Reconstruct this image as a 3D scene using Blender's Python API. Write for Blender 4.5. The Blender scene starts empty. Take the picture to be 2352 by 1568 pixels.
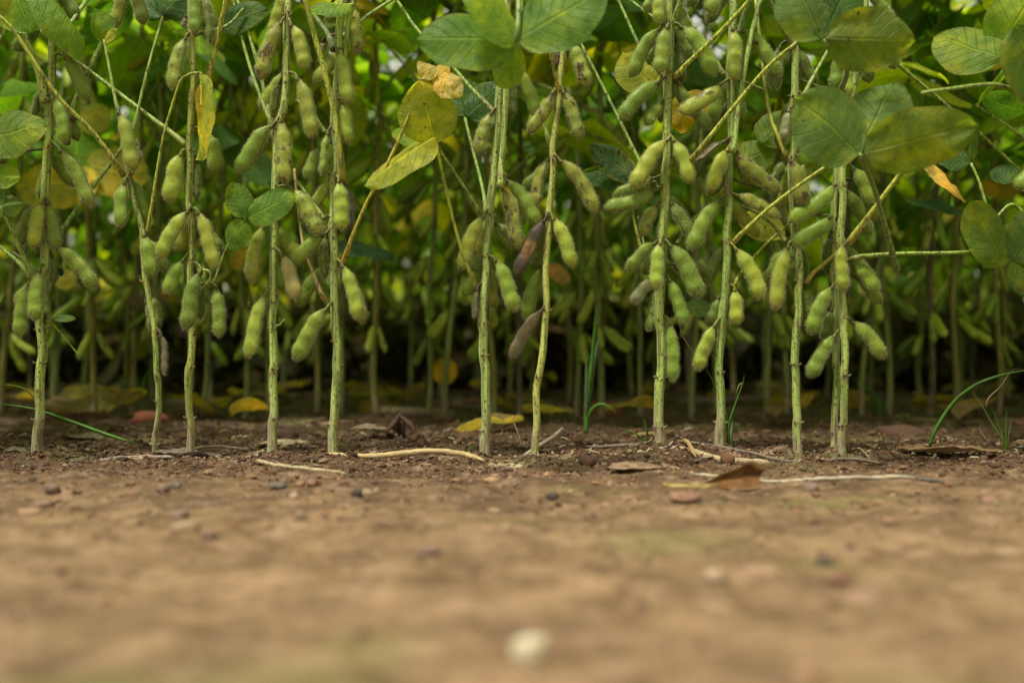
import bpy, math, random
import numpy as np
from mathutils import Vector, Matrix

random.seed(7)
rng = np.random.default_rng(11)
SC = bpy.context.scene
COL = SC.collection

# ------------------------------------------------------------------ camera, sky, sun, exposure
F, D, H = 2296.0, 0.82, 0.085        # focal length in layout px, metres to the front row, camera height
cd = bpy.data.cameras.new('camera')
cam = bpy.data.objects.new('camera', cd); COL.objects.link(cam); SC.camera = cam
cam.location = (0, -D, H); cam.rotation_euler = (math.radians(90), 0, 0)
cd.sensor_width = 36; cd.lens = 36*F/2352; cd.shift_y = 24/2352
cd.clip_start = .01; cd.clip_end = 500
cd.dof.use_dof = True; cd.dof.focus_distance = D-.005; cd.dof.aperture_fstop = 3.7

W = bpy.data.worlds.new('World'); SC.world = W; W.use_nodes = True
SUN_EL, SUN_AZ = math.radians(68), math.radians(222)   # azimuth clockwise from +Y: behind and left of the camera
nt = W.node_tree; nt.nodes.clear()
sky = nt.nodes.new('ShaderNodeTexSky'); sky.sky_type = 'NISHITA'; sky.sun_disc = False
sky.sun_elevation = SUN_EL; sky.sun_rotation = SUN_AZ
sky.dust_density = 1; sky.air_density = 1; sky.ozone_density = 1
hs = nt.nodes.new('ShaderNodeHueSaturation'); hs.inputs['Saturation'].default_value = .25
hs.inputs['Value'].default_value = 1.0
wm = nt.nodes.new('ShaderNodeMix'); wm.data_type = 'RGBA'; wm.blend_type = 'MULTIPLY'; wm.inputs[0].default_value = 1
wm.inputs[7].default_value = (1.0, .955, .74, 1)
bg = nt.nodes.new('ShaderNodeBackground'); bg.inputs['Strength'].default_value = .052
wo = nt.nodes.new('ShaderNodeOutputWorld')
nt.links.new(sky.outputs[0], hs.inputs['Color']); nt.links.new(hs.outputs[0], wm.inputs[6])
nt.links.new(wm.outputs[2], bg.inputs[0]); nt.links.new(bg.outputs[0], wo.inputs[0])
sl = bpy.data.lights.new('sun', 'SUN'); sun = bpy.data.objects.new('sun', sl); COL.objects.link(sun)
sl.energy = 1.5; sl.angle = math.radians(10); sl.color = (1, .95, .82)
sd = Vector((math.sin(SUN_AZ)*math.cos(SUN_EL), math.cos(SUN_AZ)*math.cos(SUN_EL), math.sin(SUN_EL)))
sun.rotation_euler = sd.to_track_quat('Z', 'Y').to_euler(); sun.location = (0, -3, 5)
SC.view_settings.view_transform = 'Standard'; SC.view_settings.look = 'None'
SC.view_settings.gamma = 1; SC.view_settings.use_curve_mapping = False
SC.view_settings.exposure = 1.76
SC.render.engine = 'CYCLES'
SC.cycles.use_denoising = True
SC.cycles.max_bounces = 8; SC.cycles.diffuse_bounces = 4; SC.cycles.transmission_bounces = 6
SC.cycles.caustics_reflective = False; SC.cycles.caustics_refractive = False

# ------------------------------------------------------------------ helpers
def P(x, y, Y=0.0):                                  # layout px + depth (m behind the row) -> world
    s = (Y+D)/F
    return np.array(((x-1176)*s, Y, H-(y-808)*s))
def GY(y): return H*F/(y-808)-D                      # depth of a ground point seen at height y
def tag(o, label=None, cat=None, group=None, kind=None):
    if label: o['label'] = label
    if cat: o['category'] = cat
    if group: o['group'] = group
    if kind: o['kind'] = kind
    return o
def vnoise(x, y, seed=0):
    x = np.asarray(x, float); y = np.asarray(y, float)
    ix = np.floor(x).astype(np.int64); iy = np.floor(y).astype(np.int64)
    fx = x-ix; fy = y-iy; fx = fx*fx*(3-2*fx); fy = fy*fy*(3-2*fy)
    def h(a, b):
        n = (a*374761393+b*668265263+seed*1442695041) & 0xffffffff
        n = ((n ^ (n >> 13))*1274126177) & 0xffffffff
        return ((n ^ (n >> 16)) & 0xffff)/65535.0
    return (h(ix, iy)*(1-fx)+h(ix+1, iy)*fx)*(1-fy)+(h(ix, iy+1)*(1-fx)+h(ix+1, iy+1)*fx)*fy - .5
def ground_z(x, y):
    x = np.asarray(x, float); y = np.asarray(y, float)
    rough = 1/(1+np.exp(-(y+.10)/.018))              # crumbly tilled strip starts just before the row
    z = .0060*vnoise(x*7, y*7, 1)+.0068*vnoise(x*20, y*30, 2)+.0038*vnoise(x*48, y*60, 7)+.0016*vnoise(x*110, y*130, 17)+.0014*vnoise(x*60, y*60, 3)
    z = z+(.3+.7*rough)*.0026*vnoise(x*120, y*120, 4)+(.35+.65*rough)*(.0026*vnoise(x*260, y*260, 5)+.0016*vnoise(x*520, y*520, 6))
    z = z+rough*.010*np.clip(vnoise(x*45, y*45, 8)-.27, 0, 1)*2
    z = z+.012*np.clip((y-.15)/.3, 0, 1)*vnoise(x*9, y*9, 9)
    for px in (86, 350, 436, 626, 766, 1115, 1232, 1515, 1655, 1835, 1914, 1936):
        z = z+.0032*np.exp(-(((x-(px-1176)*D/F)/.013)**2+((y+.001)/.016)**2))*(1+.8*vnoise(x*300, y*300, 15))
    return z

class MB:
    def __init__(s): s.v = []; s.f = []; s.uv = []; s.t = []; s.m = []; s.n = 0
    def add(s, v, faces, uv=None, tint=(1, 1, 1), mat=0):
        v = np.asarray(v, np.float32); k = len(v)
        s.v.append(v)
        for f in faces:
            f = np.asarray(f, np.int32)
            if len(f): s.f.append(f+s.n); s.m.append(np.full(len(f), mat, np.int32))
        s.uv.append(np.zeros((k, 2), np.float32) if uv is None else np.asarray(uv, np.float32))
        t = np.asarray(tint, np.float32)
        s.t.append(np.tile(t, (k, 1)) if t.ndim == 1 else t)
        s.n += k
    def mesh(s, name, mats, smooth=True):
        me = bpy.data.meshes.new(name)
        V = np.concatenate(s.v); me.vertices.add(len(V)); me.vertices.foreach_set('co', V.ravel())
        li = np.concatenate([f.ravel() for f in s.f]); tot = np.concatenate([np.full(len(f), f.shape[1], np.int32) for f in s.f])
        me.loops.add(len(li)); me.loops.foreach_set('vertex_index', li)
        me.polygons.add(len(tot))
        st = np.zeros(len(tot), np.int32); st[1:] = np.cumsum(tot)[:-1]
        me.polygons.foreach_set('loop_start', st)
        try: me.polygons.foreach_set('loop_total', tot)
        except Exception: pass
        me.polygons.foreach_set('material_index', np.concatenate(s.m))
        me.polygons.foreach_set('use_smooth', np.full(len(tot), smooth, bool))
        uvl = me.uv_layers.new(name='UVMap'); UV = np.concatenate(s.uv)
        uvl.data.foreach_set('uv', UV[li].ravel())
        a = me.color_attributes.new('tint', 'FLOAT_COLOR', 'POINT')
        T = np.concatenate(s.t); T = np.concatenate([T, np.ones((len(T), 1), np.float32)], 1)
        a.data.foreach_set('color', T.ravel())
        for m in (mats if isinstance(mats, (list, tuple)) else [mats]): me.materials.append(m)
        me.update(calc_edges=True); me.validate()
        return me
def link(name, me, parent=None, loc=None, color=None):
    o = bpy.data.objects.new(name, me); COL.objects.link(o)
    if parent: o.parent = parent
    if loc is not None: o.location = loc
    if color is not None: o.color = color
    return o
def empty(name, loc, rz=0):
    o = bpy.data.objects.new(name, None); COL.objects.link(o); o.location = loc; o.rotation_euler = (0, 0, rz)
    o.empty_display_size = .02; return o

def crom(pts, n):                                    # Catmull-Rom resample
    p = np.asarray(pts, float)
    if len(p) == 2:
        t = np.linspace(0, 1, n)[:, None]; return p[0]*(1-t)+p[1]*t
    q = np.concatenate([[2*p[0]-p[1]], p, [2*p[-1]-p[-2]]])
    d = np.concatenate([[0], np.cumsum(np.linalg.norm(np.diff(p[:, :3], axis=0), axis=1))])
    u = np.interp(np.linspace(0, d[-1], n), d, np.arange(len(p)))
    i = np.minimum(u.astype(int), len(p)-2); f = (u-i)[:, None]
    a, b, c, e = q[i], q[i+1], q[i+2], q[i+3]
    return .5*((2*b)+(-a+c)*f+(2*a-5*b+4*c-e)*f*f+(-a+3*b-3*c+e)*f**3)
def frames(c):
    T = np.gradient(c, axis=0); T /= np.linalg.norm(T, axis=1)[:, None]+1e-12
    ref = np.array((0, 1., 0)) if abs(T[:, 1]).mean() < .8 else np.array((1., 0, 0))
    S = np.cross(ref, T); S /= np.linalg.norm(S, axis=1)[:, None]+1e-12
    N = np.cross(T, S); return T, S, N
def ring_faces(m, k, caps=True):
    i = np.arange(m-1)[:, None]*k; j = np.arange(k)[None, :]; j2 = (j+1) % k
    q = np.stack([i+j, i+j2, i+k+j2, i+k+j], -1).reshape(-1, 4)
    out = [q]
    if caps:
        out.append(np.arange(k)[::-1][None, :]); out.append(((m-1)*k+np.arange(k))[None, :])
    return out
def tube(mb, pts, rad, k=8, n=None, tint=(1, 1, 1), mat=0, flat=1.0, ridges=0.0):
    c = crom(pts, n or max(6, len(pts)*4)); m = len(c)
    r = np.interp(np.linspace(0, 1, m), np.linspace(0, 1, len(rad)), rad) if np.ndim(rad) else np.full(m, rad)
    T, S, N = frames(c)
    a = np.linspace(0, 2*math.pi, k, endpoint=False)
    rr = r[:, None]*(1+ridges*np.cos(a*4)[None, :])
    v = c[:, None]+rr[..., None]*(S[:, None]*np.cos(a)[None, :, None]+flat*N[:, None]*np.sin(a)[None, :, None])
    uv = np.stack([np.tile(a/(2*math.pi), (m, 1)), np.repeat(np.linspace(0, 1, m)[:, None], k, 1)], -1)
    t = np.asarray(tint, float)
    if t.ndim == 2:
        t = np.stack([np.interp(np.linspace(0, 1, m), np.linspace(0, 1, len(t)), t[:, q]) for q in range(3)], 1)
        t = np.repeat(t, k, 0)
    mb.add(v.reshape(-1, 3), ring_faces(m, k), uv.reshape(-1, 2), t, mat)
    return c, r

# ------------------------------------------------------------------ materials
def new_mat(name):
    m = bpy.data.materials.new(name); m.use_nodes = True; t = m.node_tree; t.nodes.clear()
    return m, t
class G:                                             # tiny node helper
    def __init__(s, t): s.t = t
    def n(s, ty, **kw):
        x = s.t.nodes.new(ty)
        for k, v in kw.items(): setattr(x, k, v)
        return x
    def l(s, a, b): s.t.links.new(a, b)
    def mix(s, a, b, f, mode='MIX'):
        x = s.n('ShaderNodeMix', data_type='RGBA', blend_type=mode)
        for sock, val in ((x.inputs[6], a), (x.inputs[7], b), (x.inputs[0], f)):
            if hasattr(val, 'links'): s.l(val, sock)
            else: sock.default_value = (*val, 1) if isinstance(val, tuple) and len(val) == 3 else val
        return x.outputs[2]
    def math(s, op, a, b=None, c=None, clamp=False):
        x = s.n('ShaderNodeMath', operation=op, use_clamp=clamp)
        for i, val in enumerate((a, b, c)):
            if val is None: continue
            if hasattr(val, 'links'): s.l(val, x.inputs[i])
            else: x.inputs[i].default_value = val
        return x.outputs[0]
    def ramp(s, f, a, b):                            # clamp((f-a)/(b-a))
        x = s.n('ShaderNodeMapRange'); s.l(f, x.inputs[0]); x.inputs[1].default_value = a; x.inputs[2].default_value = b
        return x.outputs[0]
    def noise(s, vec, scale, detail=3, rough=.55, dist=0):
        x = s.n('ShaderNodeTexNoise'); s.l(vec, x.inputs['Vector']); x.inputs['Scale'].default_value = scale
        x.inputs['Detail'].default_value = detail; x.inputs['Roughness'].default_value = rough; x.inputs['Distortion'].default_value = dist
        return x.outputs['Fac']
    def mapping(s, vec, sc=(1, 1, 1)):
        x = s.n('ShaderNodeVectorMath', operation='MULTIPLY'); s.l(vec, x.inputs[0]); x.inputs[1].default_value = sc
        return x.outputs[0]
def base_nodes(g):
    tc = g.n('ShaderNodeTexCoord'); oi = g.n('ShaderNodeObjectInfo'); at = g.n('ShaderNodeAttribute', attribute_name='tint')
    off = g.n('ShaderNodeVectorMath', operation='SCALE'); g.l(oi.outputs['Random'], off.inputs[3]); off.inputs[0].default_value = (3.1, 1.7, 2.3)
    ad = g.n('ShaderNodeVectorMath', operation='ADD'); g.l(tc.outputs['Object'], ad.inputs[0]); g.l(off.outputs[0], ad.inputs[1])
    col = g.mix(at.outputs['Color'], oi.outputs['Color'], 1.0, 'MULTIPLY')
    return tc, oi, ad.outputs[0], col
def out_surface(g, sh):
    o = g.n('ShaderNodeOutputMaterial'); g.l(sh, o.inputs['Surface'])
def bump(g, hgt, strength=.3, dist=.001):
    b = g.n('ShaderNodeBump'); b.inputs['Strength'].default_value = strength; b.inputs['Distance'].default_value = dist
    g.l(hgt, b.inputs['Height']); return b.outputs[0]

def make_pod_mat():
    m, t = new_mat('soybean_pod_skin'); g = G(t); tc, oi, vec, col = base_nodes(g)
    sep = g.n('ShaderNodeSeparateXYZ'); g.l(tc.outputs['UV'], sep.inputs[0])
    n1 = g.noise(vec, 90, 3); n2 = g.noise(vec, 260, 3); n3 = g.noise(vec, 700, 2)
    c = g.mix(col, g.mix(col, (1.35, 1.2, 1.0), 1.0, 'MULTIPLY'), g.ramp(n1, .45, .7))
    c = g.mix(c, g.mix(c, (.5, .5, .45), .9, 'MULTIPLY'), g.math('MULTIPLY', g.ramp(n2, .5, .7), .6))
    # suture lines along the two edges
    su = g.math('ABSOLUTE', g.math('COSINE', g.math('MULTIPLY', sep.outputs[0], 2*math.pi)))
    c = g.mix(c, (.10, .085, .03), g.math('MULTIPLY', g.ramp(su, .93, 1.0), .55))
    tip = g.math('ADD', g.ramp(sep.outputs[1], .91, .99), g.ramp(sep.outputs[1], .14, .05), clamp=True)
    c = g.mix(c, (.12, .08, .03), g.math('MULTIPLY', tip, .7))
    # disease spots, amount from the object alpha
    thr = g.math('SUBTRACT', .78, g.math('MULTIPLY', oi.outputs['Alpha'], .29))
    s1 = g.math('SUBTRACT', g.noise(g.mapping(vec, (1, 1, .7)), 170, 3, .6), thr)
    c = g.mix(c, (.13, .07, .02), g.math('MULTIPLY', g.math('MULTIPLY', g.math('ADD', s1, .035), 12, clamp=True), .6))
    c = g.mix(c, (.045, .018, .012), g.math('MULTIPLY', g.math('MULTIPLY', s1, 11, clamp=True), .8))
    c = g.mix(c, (.03, .02, .01), g.math('MULTIPLY', g.ramp(n3, .72, .78), .8))
    bs = g.n('ShaderNodeBsdfPrincipled'); g.l(c, bs.inputs['Base Color'])
    bs.inputs['Roughness'].default_value = .5; bs.inputs['Specular IOR Level'].default_value = .35
    bs.inputs['Sheen Weight'].default_value = .08; bs.inputs['Sheen Roughness'].default_value = .4
    bs.inputs['Subsurface Weight'].default_value = .12; bs.inputs['Subsurface Radius'].default_value = (.4, .5, .1)
    bs.inputs['Subsurface Scale'].default_value = .004
    g.l(bump(g, g.math('ADD', n2, n3), .25, .0006), bs.inputs['Normal'])
    out_surface(g, bs.outputs[0]); return m
def make_stem_mat(foot=True):
    m, t = new_mat('soybean_stem_skin' if foot else 'soybean_petiole_skin'); g = G(t); tc, oi, vec, col = base_nodes(g)
    sep = g.n('ShaderNodeSeparateXYZ'); g.l(tc.outputs['Object'], sep.inputs[0])
    uvs = g.n('ShaderNodeSeparateXYZ'); g.l(tc.outputs['UV'], uvs.inputs[0])
    st = g.noise(g.mapping(vec, (420, 420, 12)), 1, 3); st2 = g.noise(g.mapping(vec, (900, 900, 40)), 1, 2)
    c = g.mix(col, g.mix(col, (.45, .47, .35), 1.0, 'MULTIPLY'), g.ramp(st, .47, .60))
    c = g.mix(c, (.44, .48, .15), g.math('MULTIPLY', g.ramp(st2, .56, .72), .45))
    dots = g.noise(g.mapping(vec, (600, 600, 330)), 1, 1)
    c = g.mix(c, (.05, .03, .015), g.math('MULTIPLY', g.ramp(dots, .605, .655), .9))
    big = g.noise(g.mapping(vec, (150, 150, 45)), 1, 4, .65)
    c = g.mix(c, (.10, .05, .02), g.math('MULTIPLY', g.ramp(big, .58, .68), .75))
    low = g.math('MULTIPLY', g.ramp(sep.outputs[2], .045, .020), g.ramp(g.noise(g.mapping(vec, (300, 300, 60)), 1, 4, .7), .40, .52))
    c = g.mix(c, g.mix((.34, .27, .17), (.10, .06, .035), g.ramp(st2, .45, .65)), g.math('MULTIPLY', low, .95 if foot else 0.0))
    bs = g.n('ShaderNodeBsdfPrincipled'); g.l(c, bs.inputs['Base Color']); bs.inputs['Roughness'].default_value = .5
    bs.inputs['Specular IOR Level'].default_value = .35; bs.inputs['Sheen Weight'].default_value = .15
    hgt = g.math('ADD', g.math('MULTIPLY', st, 1.2), g.math('MULTIPLY', dots, .6))
    g.l(bump(g, hgt, .6, .0008), bs.inputs['Normal']); out_surface(g, bs.outputs[0]); return m
def make_leaf_mat():
    m, t = new_mat('soybean_leaf_blade'); g = G(t); tc, oi, vec, col = base_nodes(g)
    uvs = g.n('ShaderNodeSeparateXYZ'); g.l(tc.outputs['UV'], uvs.inputs[0]); u, v = uvs.outputs[0], uvs.outputs[1]
    au = g.math('ABSOLUTE', g.math('SUBTRACT', u, .5)) # 0 midrib .. .5 edge
    lat = g.math('ABSOLUTE', g.math('SUBTRACT', g.math('FRACT', g.math('MULTIPLY', g.math('SUBTRACT', v, g.math('MULTIPLY', au, .55)), 7)), .5))
    lv = g.ramp(lat, .075, .01); mv = g.ramp(au, .03, .010)
    vein = g.math('MAXIMUM', mv, g.math('MULTIPLY', lv, .6))
    net = g.n('ShaderNodeTexVoronoi', feature='DISTANCE_TO_EDGE'); g.l(vec, net.inputs['Vector']); net.inputs['Scale'].default_value = 420
    n1 = g.noise(vec, 36, 5, .65); n2 = g.noise(vec, 120, 3)
    c = g.mix(col, g.mix(col, (2.3, 1.65, .7), 1.0, 'MULTIPLY'), g.math('MULTIPLY', g.ramp(n1, .47, .68), .8))
    c = g.mix(c, (.33, .30, .05), g.math('MULTIPLY', g.math('MULTIPLY', g.ramp(au, .36, .5), g.ramp(n1, .46, .60)), g.math('MULTIPLY', oi.outputs['Alpha'], 1.2, clamp=True)))
    c = g.mix(c, g.mix(c, (.6, .65, .6), 1.0, 'MULTIPLY'), g.ramp(n2, .5, .75))
    c = g.mix(c, g.mix(c, (2.0, 1.8, 1.2), 1.0, 'MULTIPLY'), g.math('MULTIPLY', vein, .55))
    al = oi.outputs['Alpha']
    thr = g.math('SUBTRACT', .80, g.math('MULTIPLY', al, .215))
    sp = g.math('MULTIPLY', g.math('SUBTRACT', g.noise(vec, 230, 2, .5), thr), 16, clamp=True)
    sp2 = g.math('MULTIPLY', g.math('SUBTRACT', g.noise(vec, 55, 5, .7), g.math('SUBTRACT', .84, g.math('MULTIPLY', al, .16))), 10, clamp=True)
    c = g.mix(c, (.055, .03, .012), g.math('MULTIPLY', g.math('MAXIMUM', sp, sp2), .9))
    edge = g.math('MULTIPLY', g.ramp(au, .44, .5), g.ramp(n2, .42, .6))
    c = g.mix(c, (.14, .09, .03), g.math('MULTIPLY', edge, g.math('ADD', .15, g.math('MULTIPLY', al, .6))))
    geo = g.n('ShaderNodeNewGeometry')
    cf = g.mix(c, g.mix(c, (.17, .24, .09), .4), g.math('MULTIPLY', geo.outputs['Backfacing'], .6))
    bs = g.n('ShaderNodeBsdfPrincipled'); g.l(cf, bs.inputs['Base Color']); bs.inputs['Roughness'].default_value = .48
    bs.inputs['Specular IOR Level'].default_value = .22
    hg = g.math('ADD', g.math('MULTIPLY', vein, -1.2), g.math('ADD', g.math('MULTIPLY', n2, .5), g.math('MULTIPLY', g.ramp(net.outputs['Distance'], 0, .12), .12)))
    nb = bump(g, hg, .8, .0018); g.l(nb, bs.inputs['Normal'])
    tr = g.n('ShaderNodeBsdfTranslucent'); g.l(g.mix(c, (2.35, 2.45, .6), 1.0, 'MULTIPLY'), tr.inputs['Color']); g.l(nb, tr.inputs['Normal'])
    mx = g.n('ShaderNodeMixShader'); mx.inputs[0].default_value = .47
    g.l(bs.outputs[0], mx.inputs[1]); g.l(tr.outputs[0], mx.inputs[2]); out_surface(g, mx.outputs[0]); return m
def make_simple(name, rough=.8, nscale=200, var=.5, translucent=0, streak=None, bstr=.5):
    m, t = new_mat(name); g = G(t); tc, oi, vec, col = base_nodes(g)
    v2 = g.mapping(vec, streak) if streak else vec
    n1 = g.noise(v2, 1 if streak else nscale, 4, .6); n2 = g.noise(vec, nscale*.25, 3)
    c = g.mix(col, g.mix(col, (var, var*.92, var*.85), 1.0, 'MULTIPLY'), g.ramp(n1, .42, .66))
    c = g.mix(c, g.mix(c, (1.4, 1.35, 1.25), 1.0, 'MULTIPLY'), g.ramp(n2, .5, .75))
    bs = g.n('ShaderNodeBsdfPrincipled'); g.l(c, bs.inputs['Base Color']); bs.inputs['Roughness'].default_value = rough
    bs.inputs['Specular IOR Level'].default_value = .3
    g.l(bump(g, n1, bstr, .001), bs.inputs['Normal'])
    if translucent:
        tr = g.n('ShaderNodeBsdfTranslucent'); g.l(c, tr.inputs[0]); mx = g.n('ShaderNodeMixShader'); mx.inputs[0].default_value = translucent
        g.l(bs.outputs[0], mx.inputs[1]); g.l(tr.outputs[0], mx.inputs[2]); out_surface(g, mx.outputs[0])
    else: out_surface(g, bs.outputs[0])
    return m
def make_soil():
    m, t = new_mat('red_brown_soil'); g = G(t)
    tc = g.n('ShaderNodeTexCoord'); vec = tc.outputs['Object']
    sep = g.n('ShaderNodeSeparateXYZ'); g.l(vec, sep.inputs[0])
    n0 = g.noise(vec, 5, 4, .6); n1 = g.noise(vec, 26, 5, .6); n2 = g.noise(vec, 130, 4, .6); n3 = g.noise(vec, 900, 3, .6)
    damp_shade = g.math('ADD', g.ramp(g.math('ADD', sep.outputs[1], g.math('MULTIPLY', g.math('SUBTRACT', n1, .5), .12)), -.36, -.05), 0)
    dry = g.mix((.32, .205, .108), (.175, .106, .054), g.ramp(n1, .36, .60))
    moist_shaded = g.mix((.100, .054, .028), (.052, .028, .015), g.ramp(n1, .4, .62))
    c = g.mix(dry, moist_shaded, g.math('MULTIPLY', damp_shade, .9))  # damper soil towards the row, with canopy shade mixed into its colour
    c = g.mix(c, (.072, .040, .024), g.math('MULTIPLY', g.ramp(g.math('ADD', sep.outputs[1], g.math('MULTIPLY', g.math('SUBTRACT', n1, .5), .3)), .12, .42), .85))  # shade under the crop painted into the soil behind the row
    c = g.mix(c, (.028, .016, .010), g.math('MULTIPLY', g.ramp(sep.outputs[1], .45, .9), .8))  # painted darker again for the deep shade between the far rows
    c = g.mix(c, (.43, .28, .19), g.math('MULTIPLY', g.ramp(g.noise(g.mapping(vec, (.7, 1.3, 1)), 70, 4, .65), .53, .64), .5))
    c = g.mix(c, g.mix(c, (.45, .40, .38), 1.0, 'MULTIPLY'), g.math('MULTIPLY', g.ramp(g.noise(g.mapping(vec, (1, 1.4, 1)), 42, 6, .72), .50, .60), .62))
    c = g.mix(c, (.15, .16, .045), g.math('MULTIPLY', g.ramp(g.noise(g.mapping(vec, (1, 1.6, 1)), 6.5, 4, .55), .56, .68), .55))
    c = g.mix(c, g.mix(c, (.55, .5, .48), 1.0, 'MULTIPLY'), g.ramp(n3, .5, .68))
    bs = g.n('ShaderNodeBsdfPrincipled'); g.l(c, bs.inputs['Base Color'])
    g.l(g.ramp(g.noise(vec, 700, 2), .75, .35), bs.inputs['Roughness']); bs.inputs['Specular IOR Level'].default_value = .35
    g.l(bump(g, g.math('ADD', g.math('MULTIPLY', n2, 1.0), g.math('MULTIPLY', n3, .5)), .8, .002), bs.inputs['Normal'])
    out_surface(g, bs.outputs[0]); return m
M_POD, M_STEM, M_LEAF, M_SOIL = make_pod_mat(), make_stem_mat(), make_leaf_mat(), make_soil()
M_PET = make_stem_mat(False)
M_HAIR = make_simple('pale_pod_fuzz', .6, 50, .8, .45)
M_DRY = make_simple('dry_brown_tissue', .85, 500, .35)
M_STRAW = make_simple('dry_straw', .7, 200, .55, 0, (60, 900, 900))
M_STONE = make_simple('stone', .75, 220, .6)
M_CLOD = make_simple('soil_crumb', .95, 500, .6)
M_DEAD = make_simple('dead_leaf', .8, 150, .45, .15)
M_GRASS = make_simple('grass_blade', .45, 120, .7, .35)

# ------------------------------------------------------------------ ground
def build_ground():
    def axis(lo, hi, fine, far):
        a = list(np.arange(lo, hi, fine)); s = fine; x = hi
        while x < far: a.append(x); s *= 1.35; x += s
        a.append(far); s = fine; x = lo-fine; b = []
        while x > -far: b.append(x); s *= 1.35; x -= s
        b.append(-far); return np.array(b[::-1]+a)
    xs = axis(-.56, .56, .0025, 90)
    ys = np.concatenate([axis(-.60, -.16, .004, 90)[:0], -np.geomspace(90, .63, 26), np.arange(-.60, -.14, .004), np.arange(-.14, .10, .0019), np.arange(.10, .8, .0055), np.geomspace(.82, 90, 32)])
    X, Y = np.meshgrid(xs, ys); Z = ground_z(X, Y)
    v = np.stack([X, Y, Z], -1).reshape(-1, 3); nx, ny = len(xs), len(ys)
    i = np.arange(ny-1)[:, None]*nx+np.arange(nx-1)[None, :]
    q = np.stack([i, i+1, i+nx+1, i+nx], -1).reshape(-1, 4)
    mb = MB(); mb.add(v, [q])
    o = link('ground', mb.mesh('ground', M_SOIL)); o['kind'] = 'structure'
    o['label'] = 'bare red-brown soil, smooth and pale in front, crumbly under the plants'
build_ground()

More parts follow.
